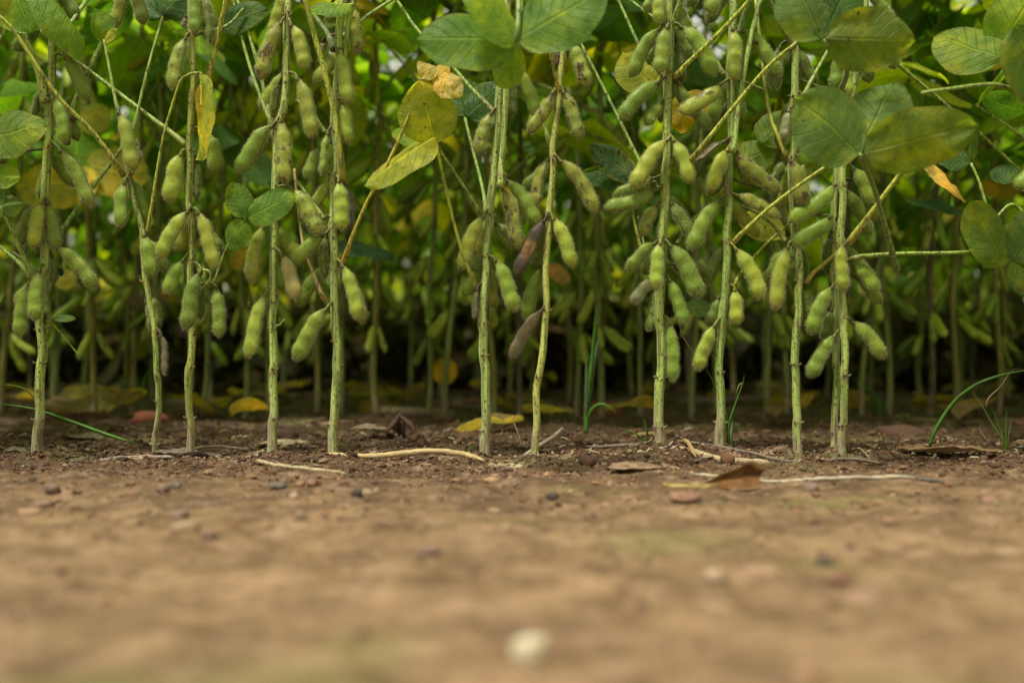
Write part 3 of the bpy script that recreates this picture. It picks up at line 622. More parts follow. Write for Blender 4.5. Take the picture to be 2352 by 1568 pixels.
# 6 ---------------------------------------------------------------
front_plant('front-row soybean plant with frayed pale base at the straight straw end',
  [([(1115, 1046), (1115, 956), (1114, 870), (1110, 790), (1110, 740), (1113, 663), (1119, 580), (1123, 513), (1133, 421), (1140, 330), (1146, 256), (1152, 165), (1160, 80), (1166, 0)], 22, 18, [985, 830, 748, 600, 498, 260], 0),
   ([(1146, 430), (1152, 410), (1156, 340), (1161, 250), (1168, 154), (1192, 80), (1196, 0)], 14, 12, [408], -10)],
  [(1130, 258, 1095, 355, 34, -6, 's', -.05), (1168, 165, 1172, 272, 34, 8, 'd'), (1112, 492, 1057, 618, 38, -8, 'y', -.04), (1110, 583, 1084, 622, 30, 6, 'd'), (1183, 150, 1236, 273, 34, 6, 'g', .04),
   (1160, 412, 1242, 517, 36, 2, 'g', .05), (1153, 430, 1192, 570, 38, -6, 's', .04), (1136, 512, 1196, 572, 30, 8, 'd', .03), (1136, 594, 1183, 717, 40, -10, 'g', .05), (1097, 662, 1090, 730, 18, -4, 'b'), (1122, 655, 1121, 742, 20, 6, 'b')],
  [([(1134, 258, 1), (1118, 240, 4), (1083, 204, 10), (1042, 157, 18), (962, 73, 30), (905, -8, 40)], 9, 'g', []),
   ([(1118, 492, 8), (1108, 430, 30), (1085, 340, 50), (1068, 271, 60)], 8, 'g', [((1070, 268, 60), (1058, 168, 66), 110, CAMN, 'G'), ((1070, 268, 60), (1160, 180, 60), 90, CAMN, 'G'), ((1068, 268, 60), (1020, 215, 70), 80, CAMN, 'G')]),
   ([(1104, 495, -2), (1098, 480, -8), (1060, 420, -14), (1009, 344, -22), (997, 325, -24)], 7, 'g',
      [((1000, 330, -26), (962, 186, -44), 138, (-.1, -.85, .4), 'y', dict(fold=.3, curl=.15, round_=.3)), ((1002, 318, -28), (832, 420, -30), 108, (-.2, -.8, .7), 'y', dict(fold=.3, curl=.08, round_=.3)),
       ((1000, 312, -20), (1024, 214, -28), 46, (1, -.5, .1), 'l', dict(fold=.3)), ((992, 322, -22), (890, 285, 8), 60, (0, -1, .4), 'l')]),
   ([(1094, 662, -1), (1085, 640, -5), (1060, 574, -12), (1030, 460, -20), (1002, 330, -24)], 7.5, 'o', [])], 6, (.37, .48, .12, .4))
# 7 ---------------------------------------------------------------
front_plant('leaning spindly front-row soybean plant bearing a blackened pod and a dry brown pod',
  [([(1231, 1043), (1231, 993), (1233, 920), (1236, 865), (1247, 802), (1254, 740), (1254, 690), (1253, 627), (1258, 540), (1263, 485), (1268, 421), (1272, 330), (1281, 238), (1292, 146), (1297, 95), (1300, 0)], 17, 13, [995, 875, 715, 500, 362, 208], -2)],
  [(1272, 210, 1214, 306, 34, -6, 's', .05), (1292, 207, 1332, 321, 34, -6, 's', .03), (1309, 95, 1348, 198, 36, -6, 's', .03), (1260, 363, 1226, 478, 30, 4, 's', -.06), (1284, 366, 1372, 489, 38, -8, 's', .07),
   (1253, 502, 1186, 632, 36, -8, 'k', -.03), (1269, 498, 1319, 614, 36, -10, 'y', .04), (1246, 616, 1208, 738, 36, 5, 'g', -.06), (1245, 711, 1172, 823, 32, -6, 'b', -.04), (1284, 118, 1276, 152, 20, 4, 'k')],
  [([(1282, 215, -2), (1279, 190, -6), (1270, 150, -10), (1262, 108, -16), (1250, 60, -22)], 8, 'y', []),
   ([(1266, 342, 3), (1250, 290, 8), (1213, 194, 16), (1190, 110, 24), (1180, 60, 28)], 8, 'g', [])], 7, (.44, .48, .10, .75))
# 8 ---------------------------------------------------------------
front_plant('front-row soybean plant hung with the most pods, curved stalk at its foot',
  [([(1515, 1040), (1515, 985), (1515, 920), (1518, 850), (1518, 790), (1516, 737), (1518, 645), (1521, 553), (1525, 500), (1529, 421), (1533, 330), (1535, 256), (1535, 146), (1537, 55), (1538, 0)], 23, 20, [990, 865, 740, 552, 440, 320, 175, 60], 0)],
  [(1503, -30, 1486, 30, 34, 0, 'g'), (1514, -40, 1513, 54, 32, -10, 'l'), (1582, -40, 1590, 16, 30, -2, 'd'), (1516, 64, 1446, 178, 38, 2, 'g', -.05), (1533, 60, 1514, 170, 38, -14, 'g', -.02), (1560, 58, 1646, 175, 42, -8, 'g', .07),
   (1553, 90, 1565, 192, 28, 8, 'd', .04), (1516, 187, 1423, 276, 40, -8, 'g', -.06), (1522, 234, 1482, 287, 32, -2, 'g'), (1558, 190, 1632, 297, 36, 6, 'd', -.06), (1536, 318, 1450, 432, 42, -13, 'y', -.05), (1546, 320, 1588, 420, 40, -10, 'l', .04),
   (1560, 350, 1590, 418, 34, 2, 'd'), (1506, 437, 1388, 478, 38, -8, 'g', .06), (1500, 410, 1408, 450, 34, 6, 'g'), (1510, 470, 1476, 540, 32, 2, 's', -.05), (1540, 465, 1590, 545, 34, -3, 'd', .02), (1506, 557, 1440, 622, 34, -2, 'g', -.05),
   (1517, 555, 1508, 666, 36, -14, 'l'), (1537, 560, 1610, 684, 46, -10, 'g', .05), (1578, 612, 1637, 628, 28, 5, 'd', .04), (1492, 636, 1451, 697, 32, 2, 'w'), (1500, 660, 1489, 760, 28, 6, 'd'), (1536, 640, 1574, 748, 36, -2, 'g', .02), (1537, 738, 1548, 879, 32, -6, 'g', .02)],
  [([(1546, 58, -1), (1552, 35, -5), (1566, -5, -12)], 13, 'g', []),
   ([(1547, 176, -1), (1560, 168, -6), (1582, 143, -10), (1650, 78, -20), (1730, -8, -32)], 10, 'o', []),
   ([(1525, 175, 2), (1500, 150, 6), (1476, 121, 10), (1418, -4, 22)], 8, 'g', []),
   ([(1525, 440, 4), (1502, 420, 8), (1476, 384, 12), (1400, 230, 26), (1326, 84, 40)], 8, 'g', [((1466, 412, 30), (1358, 328, 26), 74, CAMN, 's', dict(curl=.05)), ((1462, 420, 34), (1328, 388, 40), 66, CAMN, 'G'), ((1470, 430, 30), (1378, 458, 24), 34, (0, -.5, 1), 'b')]),
   ([(1530, 60, 8), (1480, 25, 16), (1440, -5, 24)], 7, 'g', []),
   ([(1555, 560, 4), (1590, 505, 10), (1640, 472, 16), (1680, 440, 24)], 7, 'g', []),
   ([(1497, 640, 4), (1475, 580, 8), (1455, 497, 12), (1450, 440, 14)], 6.5, 'o', []),
   ([(1500, 650, 6), (1488, 600, 10), (1465, 497, 16)], 5.5, 'g', []),
   ([(1540, 110, 10), (1600, 130, 20), (1670, 170, 30), (1760, 210, 36)], 8, 'g', [((1500, 200, 40), (1430, 120, 44), 110, CAMN, 'y', dict(round_=.9, curl=.05)), ((1570, 220, 40), (1640, 260, 36), 80, CAMN, 'Y', dict(round_=.7)), ((1575, 215, 38), (1566, 304, 36), 66, CAMN, 'Y', dict(round_=.7))])], 8, (.34, .44, .09, .3))
# 9 ---------------------------------------------------------------
front_plant('front-row soybean plant with a forked grass blade standing at the right of its foot',
  [([(1655, 1043), (1654, 956), (1652, 865), (1653, 800), (1660, 730), (1667, 680), (1668, 627), (1670, 553), (1672, 500), (1675, 421), (1679, 330), (1677, 220), (1679, 146), (1683, 48), (1685, 0)], 20.5, 18, [975, 868, 748, 560, 450, 335, 180], 0),
   ([(1682, 350), (1688, 320), (1700, 220), (1722, 100), (1740, 20), (1750, -40)], 12, 10, [], -8)],
  [(1645, -50, 1638, 34, 38, -2, 'g'), (1683, 64, 1686, 185, 38, -13, 'l'), (1702, 68, 1792, 178, 36, -2, 'g', .07), (1770, 130, 1782, 205, 34, 8, 'd'), (1658, 192, 1560, 258, 42, -10, 's', .06), (1664, 325, 1594, 374, 28, -4, 'b', -.06),
   (1672, 342, 1632, 440, 42, -10, 'y', -.04), (1688, 344, 1793, 442, 38, -6, 's', -.05), (1760, 430, 1800, 376, 30, 6, 'd'), (1690, 448, 1790, 500, 34, -4, 's', .05), (1657, 458, 1583, 574, 40, -8, 'g', -.05), (1687, 568, 1752, 688, 42, -8, 'l', .05),
   (1653, 682, 1629, 746, 32, 4, 'd'), (1687, 663, 1693, 747, 36, -2, 'y'), (1643, 745, 1601, 851, 38, -8, 'l', -.03)],
  [([(1700, 75, -2), (1708, 40, -6), (1724, -8, -12)], 13, 'd', []),
   ([(1590, 366, -10), (1606, 345, -18), (1680, 252, -26), (1764, 154, -34), (1838, 92, -42)], 9.5, 'o', []),
   ([(1685, 557, -2), (1700, 540, -8), (1764, 480, -16), (1850, 415, -24), (1920, 368, -30)], 9, 'o', []),
   ([(1663, 175, 4), (1640, 130, 8), (1600, 70, 18), (1560, 10, 28)], 8, 'g', []),
   ([(1688, 655, 0), (1700, 630, 6), (1760, 560, 20), (1830, 500, 30)], 7, 'o', []),
   ([(1672, 480, 4), (1690, 500, 40), (1700, 520, 60)], 6, 'o', [((1700, 500, 60), (1810, 530, 50), 80, CAMN, 'y', dict(round_=.8)), ((1690, 380, 66), (1780, 330, 60), 90, CAMN, 'm', dict(round_=.8)), ((1750, 330, 60), (1820, 250, 60), 90, CAMN, 'm')])], 9, (.30, .42, .09, .35))
# 10 --------------------------------------------------------------
front_plant('speckled front-row soybean plant with straight stem, just left of the double stem',
  [([(1835, 1053), (1832, 993), (1827, 920), (1827, 846), (1831, 765), (1834, 700), (1834, 640), (1830, 572), (1826, 513), (1820, 439), (1821, 348), (1824, 256), (1824, 183), (1824, 105), (1814, 60), (1808, 0)], 19, 17, [975, 850, 745, 655, 560, 365, 225, 108], 0)],
  [(1792, 108, 1780, 208, 34, 4, 'd'), (1814, 366, 1846, 472, 40, -8, 's', .05), (1908, 498, 1821, 562, 40, -10, 'g', .05), (1812, 562, 1778, 712, 40, -8, 'y', -.03), (1802, 572, 1768, 640, 30, 2, 'd', -.05), (1850, 660, 1864, 727, 32, 6, 'd'),
   (1812, 253, 1800, 320, 20, -2, 'w'), (1843, 225, 1836, 268, 18, -2, 'w')],
  [([(1822, 110, -1), (1812, 90, -4), (1790, 50, -8), (1764, -5, -14)], 12, 'd', []),
   ([(1846, 222, 0), (1864, 185, 4), (1914, 95, 10), (1940, 50, 16)], 9, 'g', []),
   ([(1808, 362, 1), (1790, 320, 4), (1764, 240, 10), (1735, 0, 22)], 9, 'o', []),
   ([(1806, 555, 0), (1790, 535, 3), (1755, 500, 8), (1700, 470, 16)], 8, 'g', []),
   ([(1850, 652, 0), (1870, 625, 2), (1925, 578, 6), (1990, 510, 12)], 9, 'y', []),
   ([(1842, 380, 4), (1868, 480, 8), (1885, 540, 10), (1908, 662, 16)], 7, 'g', []),
   ([(1826, 180, 6), (1880, 200, 14), (1910, 210, 22)], 8, 'd', [])], 10, (.33, .43, .10, .55))
# 11 --------------------------------------------------------------
front_plant('rightmost front-row soybean plant with two stems rising side by side from one foot',
  [([(1934, 1052), (1936, 956), (1938, 883), (1943, 828), (1941, 773), (1936, 700), (1933, 620), (1932, 553), (1934, 500), (1936, 403), (1942, 300), (1960, 200), (1972, 120), (1988, 0)], 18, 17, [985, 870, 735, 655, 560, 430], -6),
   ([(1914, 1052), (1918, 985), (1920, 920), (1921, 846), (1922, 780), (1918, 700), (1914, 600), (1916, 500), (1920, 420), (1926, 300), (1935, 200), (1940, 120), (1942, 0)], 18, 13, [990, 840, 650, 500], 8)],
  [(1940, 558, 1940, 670, 36, -14, 'l'), (1959, 607, 2018, 668, 38, -8, 'g', .06), (1970, 640, 2022, 698, 32, 2, 'g', .06), (1914, 656, 1858, 767, 42, -6, 'g', -.04), (1910, 710, 1892, 782, 36, 9, 'd'), (1918, 768, 1858, 867, 38, -4, 'g', -.03),
   (1956, 738, 2033, 822, 38, -8, 'g', .05), (1922, 421, 1812, 511, 42, -6, 'g', .05), (1958, 385, 2008, 472, 40, -6, 'g', .05), (1978, 420, 2010, 508, 34, 4, 'd', .04), (1955, 137, 1948, 225, 32, -8, 'l'), (1934, 125, 1916, 205, 38, 2, 'g'),
   (2018, 85, 2022, 142, 36, -8, 'g'), (2042, 85, 2055, 158, 36, -2, 'g'), (1996, 90, 2014, 152, 34, 4, 'd'), (1988, 130, 1995, 190, 36, 10, 'd'), (1906, 540, 1904, 630, 28, 12, 'd')],
  [([(1947, 562, -8), (1960, 540, -12), (2010, 475, -18), (2070, 395, -24), (2112, 340, -30)], 10, 'o', []),
   ([(1952, 562, -4), (1975, 530, -8), (2040, 440, -14), (2105, 358, -22)], 6.5, 't', [((2106, 344, -24), (2222, 462, -34), 40, (.6, -1, .3), 't', dict(fold=.5, curl=.05, crumple=.05))]),
   ([(1953, 597, -7), (1975, 590, -10), (2060, 583, -16), (2180, 581, -22), (2275, 577, -26), (2345, 590, -28)], 9, 'g', [((2310, 610, -30), (2235, 462, -40), 118, CAMN, 'm', dict(round_=.9, curl=.1)), ((2330, 600, -30), (2420, 480, -36), 130, CAMN, 'b', dict(round_=.6)), ((2320, 600, -30), (2400, 640, -30), 90, CAMN, 'm')]),
   ([(1962, 170, -4), (1940, 130, -8), (1925, 90, -14)], 12, 'd', []),
   ([(1990, 90, 4), (2070, 155, 12), (2175, 243, 24), (2260, 315, 34), (2370, 420, 44)], 8.5, 'g', []),
   ([(2375, 420, 50), (2375, 425, 50), (2345, 440, 50)], 6, 'd', [])], 11, (.35, .45, .10, .55))

# 12: a neighbour beyond the right edge: its pods and big leaves lean into the picture
front_plant('soybean plant mostly beyond the right edge, its pods and broad leaves reaching into view',
  [([(2415, 1050), (2412, 900), (2408, 700), (2404, 500), (2400, 300), (2396, 100), (2394, 0)], 20, 17, [960, 820, 620, 430], 0)],
  [(2395, 370, 2338, 436, 40, -8, 'g', -.05), (2390, 630, 2338, 668, 40, -8, 'l', -.05), (2405, 620, 2380, 700, 36, -4, 'g')],
  [([(2400, 300, -4), (2370, 250, -60), (2300, 196, -100), (2170, 206, -120), (2118, 214, -126)], 8, 'g', []),
   ([(2400, 360, 4), (2330, 300, 20), (2240, 240, 30)], 8, 'g', []),
   ([(2398, 200, -4), (2360, 120, -60), (2330, 105, -70)], 9, 'g', [((2300, 140, -80), (2150, 60, -60), 150, CAMN, 'm', dict(round_=.8)), ((2310, 150, -80), (2230, 230, -50), 130, (0, -.7, .8), 'l', dict(round_=.5)), ((2330, 60, -110), (2440, 250, -100), 150, CAMN, 'b'),
       ((2290, 120, -66), (2390, -40, -90), 130, CAMN, 'l')]),
   ([(2402, 330, 6), (2380, 280, 10), (2360, 250, 14)], 8, 'g', [((2352, 262, 10), (2244, 230, 20), 74, (0, -.6, -.9), 'G', dict(round_=.6)), ((2340, 400, 20), (2272, 390, 30), 60, CAMN, 'G')]),
   ([(2400, 560, 4), (2330, 470, 10), (2280, 500, 10), (2250, 420, 20), (2230, 375, 24)], 7, 'g', [((2230, 372, 24), (2140, 345, 30), 60, CAMN, 'G'), ((2230, 372, 24), (2262, 285, 24), 34, (.8, -1, 0), 'b')])], 12)

# the blurred leaves that hang between the camera and the row, on stalks from the plants behind them
def near_leaf_spray(label, stem_at, pts, leaves, col='g'):
    pts3 = [P(x, y, d/1000) for x, y, d in pts]; b0 = pts3[0]
    root = empty('leaf_spray', b0); tag(root, label, 'leaf spray')
    mb = MB(); tube(mb, [q-b0 for q in pts3], [.0028, .0018, .0016], 8, 24)
    pe = link('petiole', mb.mesh('petiole', M_PET), root, color=(.24, .34, .06, .2))
    for lf in leaves: add_front_leaf(pe, b0, lf)
near_leaf_spray('broad pale green blurred leaves hanging at the top edge above the withered tan leaf', None,
  [(1185, -260, 0), (1192, -120, -110), (1190, 60, -150), (1187, 100, -150)],
  [((1188, 92, -150), (955, 72, -160), 172, (.1, -1, .45), 'g', dict(round_=.8, curl=.15)), ((1188, 92, -150), (1385, -40, -165), 190, (.05, -1, .5), 'g', dict(round_=.8, curl=.15)),
   ((1188, 96, -148), (1082, -60, -175), 165, (.3, -.8, .6), 'l', dict(round_=.6)), ((1186, 100, -120), (1120, 196, -96), 118, (0, -1, .4), 'm', dict(round_=.7, crumple=.02))])
near_leaf_spray('blurred three-part leaf in front of the rightmost plants at the height of its upper pods', None,
  [(2060, 620, 0), (2010, 440, -80), (1985, 380, -120), (1975, 355, -135)],
  [((1975, 352, -135), (1842, 218, -150), 190, (-.1, -1, .3), 'b', dict(round_=.9, curl=.2)), ((1975, 348, -132), (2060, 165, -120), 170, (-.1, -.8, .6), 'b', dict(round_=.7)),
   ((1985, 352, -136), (2246, 286, -165), 150, (0, -1, -.25), 'o', dict(round_=.4, curl=-.1))])
near_leaf_spray('drooping blurred leaf at the top right edge above the rightmost plant', None,
  [(1930, 210, 0), (1945, 160, -80), (1905, 110, -120), (1890, 92, -125)],
  [((1888, 88, -125), (1822, -60, -130), 150, (-.2, -1, .3), 'b', dict(round_=.7)), ((1895, 88, -125), (2115, 92, -150), 150, (.1, -1, -.25), 'o', dict(round_=.2, curl=.5, fold=.1)),
   ((1890, 88, -125), (1960, -60, -130), 130, CAMN, 'G')])

# ------------------------------------------------------------------ field rows behind
FRONT = [(86, 'the leftmost front plant'), (350, 'the thin crooked plant'), (436, 'the brown-scarred plant'), (626, 'the clean-stemmed plant'), (766, 'the yellow-stalked plant'), (1115, 'the frayed-based plant'),
         (1232, 'the leaning spindly plant'), (1515, 'the plant with most pods'), (1655, 'the forked-grass plant'), (1835, 'the speckled plant'), (1934, 'the double-stemmed plant')]
ORD = ['', 'second ', 'third ', 'fourth ', 'fifth ', 'sixth ', 'seventh ', 'eighth ']
gapcount = {}
def place_words(px, key):
    px = float(px)
    if px < 86: w = 'left of the leftmost front plant'
    elif px > 1934: w = 'right of the double-stemmed plant'
    else:
        i = max(k for k in range(len(FRONT)) if FRONT[k][0] <= px); a = FRONT[i][0]; b = FRONT[i+1][0]
        w = ('just right of '+FRONT[i][1]) if px-a < (b-a)/2 else ('just left of '+FRONT[i+1][1])
    n = gapcount.get((key, w), 0); gapcount[(key, w)] = n+1
    return w, ORD[min(n, 7)]
POD_VAR = []
for i_ in range(8):
    mb_ = MB(); pod_geo(mb_, .052, .0135, random.uniform(-.07, .07), 3 if i_ % 2 else 2, 12, 7, random.uniform(-1, 1), seed=i_); POD_VAR.append(mb_.mesh('pod', M_POD))
STEM_VAR = []
for i_ in range(5):
    rr = random.Random(i_+40); h_ = rr.uniform(.78, .9); n_ = int(h_/.06); pts = []; x_ = y_ = 0
    for j_ in range(n_+1): pts.append((x_, y_, h_*j_/n_-.01)); x_ += rr.uniform(-.006, .006); y_ += rr.uniform(-.006, .006)
    mb_ = MB(); tube(mb_, pts, [.0040, .0037, .0033, .0026, .0014], 8, 36); STEM_VAR.append((mb_.mesh('stem', M_STEM), np.array(pts)))
def stem_pt(pts, z): return np.array([np.interp(z, pts[:, 2], pts[:, q]) for q in range(3)])
def scol(rr):
    return (.19, .24, .040, .5) if rr.random() < .65 else ((.25, .23, .04, .6) if rr.random() < .7 else (.10, .075, .035, .6))
def plant_layout(rr, low=.10, npod=1.0, trif=8, z0=.27):
    """(pod list, leaf list) for one background plant."""
    pods, leaves = [], []; az = rr.uniform(0, 3.14)
    z = rr.uniform(low, low+.06)
    while z < .66:
        az += math.pi+rr.uniform(-.6, .6)
        for k in range(rr.choice([2, 2, 3, 3] if z < .45 else [1, 2, 2])):
            if rr.random() < npod: pods.append((z, az+rr.uniform(-1.1, 1.1), rr.uniform(.25, .95), rr.uniform(.8, 1.1)))
        z += rr.uniform(.042, .062)
    for k in range(trif):
        z = z0+(.76-z0)*(k+rr.random()*.8)/trif
        az += math.pi+rr.uniform(-.9, .9)
        if z0 < .1 and k % 4: leaves.append((rr.uniform(.02, .34), az, rr.uniform(.05, .15), rr.uniform(-.15, .5)))
        else: leaves.append((z, az, rr.uniform(.12, .25), rr.uniform(.3, 1.05)))
    return pods, leaves
def detailed_plant(x, y, rr, label, group, npod, trif):
    me, pts = rr.choice(STEM_VAR)
    root = empty('soybean_plant', (x, y, float(ground_z(x, y))), rr.uniform(0, 6.28)); root.rotation_euler = (rr.uniform(-.05, .05), rr.uniform(-.05, .05), rr.uniform(0, 6.28))
    tag(root, label, 'soybean plant', group)
    link('stem', me, root, color=scol(rr))
    pods, leaves = plant_layout(rr, .10, npod, trif)
    for z, az, tilt, s in pods:
        p = stem_pt(pts, z)
        o = link('pod', rr.choice(POD_VAR), root, color=rr.choice([PODC['g'], PODC['y'], PODC['l'], PODC['d'], PODC['s']]))
        o.matrix_basis = Matrix.Translation(Vector(p)+Vector((math.cos(az), math.sin(az), 0))*.006) @ Matrix.Rotation(az, 4, 'Z') @ Matrix.Rotation(-tilt, 4, 'Y') @ Matrix.Scale(s, 4)
    for z, az, L, el in leaves: make_trifoliate(root, Vector(stem_pt(pts, z)), az, L, el, rr, rr.uniform(.9, 1.15), z < .4)
    return root
# prototypes with joined pods / foliage for the rows further back
def low_leaf(mb, M, tint, seed): leaflet_geo(mb, 1.0, .66, .2, .4, .07, seed, 6, 5, tint, M)
def joined_parts(seed, trif, npod=.9, z0=.27):
    rr = random.Random(seed); me, pts = rr.choice(STEM_VAR)
    pods, leaves = plant_layout(rr, .10, npod, trif, z0)
    if z0 > .1: leaves += [(rr.uniform(.015, .22), rr.uniform(0, 6.28), rr.uniform(.04, .13), rr.uniform(-.15, .35)) for _ in range(8)]  # extra low leaves added to hide and darken the ground beyond
    pm, lm, qm = MB(), MB(), MB()
    for z, az, tilt, s in pods:
        M = Matrix.Translation(Vector(stem_pt(pts, z))+Vector((math.cos(az), math.sin(az), 0))*.006) @ Matrix.Rotation(az, 4, 'Z') @ Matrix.Rotation(-tilt, 4, 'Y') @ Matrix.Scale(s, 4)
        tmp = MB(); pod_geo(tmp, .052, .0135, rr.uniform(-.07, .07), 2, 7, 5, seed=seed); Mn = np.array(M); k = 0
        v = np.concatenate(tmp.v)@Mn[:3, :3].T+Mn[:3, 3]
        pm.add(v, [f for f in tmp.f], np.concatenate(tmp.uv), rr.choice([PODC['g'], PODC['y'], PODC['d'], PODC['l']])[:3])
    for z, az, L, el in leaves:
        R = Matrix.Translation(Vector(stem_pt(pts, z))) @ Matrix.Rotation(az, 4, 'Z')
        end = np.array((L*math.cos(el), 0, L*math.sin(el)))
        a = np.array(R @ Vector((0, 0, 0))); b = np.array(R @ Vector(end*.5+np.array((.01, 0, .015)))); c = np.array(R @ Vector(end))
        tube(qm, [a, b, c], [.0025, .0015, .0014], 4, 5)
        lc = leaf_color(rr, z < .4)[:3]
        if z0 < .1 or z < .24: lc = rr.choice([(.075, .055, .025), (.05, .06, .02), (.04, .035, .018)])   # lower leaves coloured dark to paint the shade under the canopy
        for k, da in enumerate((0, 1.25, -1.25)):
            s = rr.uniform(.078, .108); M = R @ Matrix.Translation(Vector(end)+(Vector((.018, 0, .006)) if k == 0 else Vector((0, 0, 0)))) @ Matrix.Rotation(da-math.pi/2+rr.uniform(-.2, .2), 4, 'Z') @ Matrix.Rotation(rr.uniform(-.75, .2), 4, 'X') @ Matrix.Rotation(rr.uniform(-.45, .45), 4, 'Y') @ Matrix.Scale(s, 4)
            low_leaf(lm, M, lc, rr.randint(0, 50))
    return me, pm, lm, qm
PROTO = []
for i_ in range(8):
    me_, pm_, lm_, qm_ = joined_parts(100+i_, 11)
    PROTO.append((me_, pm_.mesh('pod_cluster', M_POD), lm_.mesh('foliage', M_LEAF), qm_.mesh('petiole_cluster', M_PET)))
def plain_plant(x, y, rr, label, group):
    p = rr.choice(PROTO)
    root = empty('soybean_plant', (x, y, 0)); root.rotation_euler = (rr.uniform(-.05, .05), rr.uniform(-.05, .05), rr.uniform(0, 6.28)); s = rr.uniform(.86, 1.0); root.scale = (s, s, s)
    tag(root, label, 'soybean plant', group)
    link('stem', p[0], root, color=scol(rr))
    for nm, me in (('pod_cluster', p[1]), ('foliage', p[2])):
        link(nm, me, root, color=(.85, .85, .85, .25) if nm == 'pod_cluster' else (1, 1, 1, .25))['kind'] = 'stuff'
    link('petiole_cluster', p[3], root, color=(.24, .32, .06, .2))['kind'] = 'stuff'
rr = random.Random(5)
def vis(y): return 1176/F*(y+D)
for row, (y0, sp) in enumerate([(.46, .047), (.93, .055), (1.42, .073), (1.9, .083), (2.4, .093), (2.9, .105), (3.4, .125)]):
    xm = vis(y0)+(.12 if row < 2 else .05); x = -xm+rr.uniform(0, sp)
    while x < xm:
        y = y0+rr.uniform(-.025, .025); xx = x+rr.uniform(-.015, .015); px = 1176+xx*F/(y+D)
        if row < 2:
            w, o = place_words(px, row)
            lab = ('%sblurred second-row plant, %s' if row == 0 else '%sfaint third-row plant, %s') % (o, w)
            detailed_plant(xx, y, rr, lab, 'soybean plants of the second row' if row == 0 else 'soybean plants of the third row', .95 if row == 0 else .75, 9 if row == 0 else 8)
        else:
            plain_plant(xx, y, rr, 'out-of-focus soybean plant in the %s row from the front' % ['','','','fourth','fifth','sixth','seventh'][row+1 if row+1<7 else 6], 'soybean plants deep in the field')
        x += sp*rr.uniform(.8, 1.2)
# the crop at both sides and further on, which closes off the light: one mass
def crop_mass():
    src = []
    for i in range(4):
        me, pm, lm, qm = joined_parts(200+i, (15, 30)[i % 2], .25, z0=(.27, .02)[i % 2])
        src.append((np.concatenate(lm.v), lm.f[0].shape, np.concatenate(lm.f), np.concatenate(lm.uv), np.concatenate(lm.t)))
    mb = MB(); r2 = random.Random(9); spots = []
    for row in range(0, 22):
        y0 = row*.5
        xin = vis(y0)+(.19 if row < 3 else .10)
        if row >= 8: xin = 0
        x = xin; cen = row >= 8
        while x < vis(y0)+1.3:
            spots += [(x, y0), (-x-.001, y0)]; x += r2.uniform(.12, .17) if cen else (r2.uniform(.15, .22) if row else r2.uniform(.1, .14))
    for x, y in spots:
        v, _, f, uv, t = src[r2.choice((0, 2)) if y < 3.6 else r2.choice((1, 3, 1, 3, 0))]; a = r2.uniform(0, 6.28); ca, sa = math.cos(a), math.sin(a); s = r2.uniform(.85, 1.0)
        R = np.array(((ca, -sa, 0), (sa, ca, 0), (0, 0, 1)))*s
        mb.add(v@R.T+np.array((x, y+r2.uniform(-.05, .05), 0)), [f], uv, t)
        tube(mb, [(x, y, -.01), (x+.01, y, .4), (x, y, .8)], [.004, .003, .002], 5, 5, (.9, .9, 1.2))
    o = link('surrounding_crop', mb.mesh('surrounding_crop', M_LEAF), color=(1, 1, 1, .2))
    tag(o, 'mass of soybean plants filling the field beyond the rows that can be told apart', 'crop', None, 'stuff')
crop_mass()

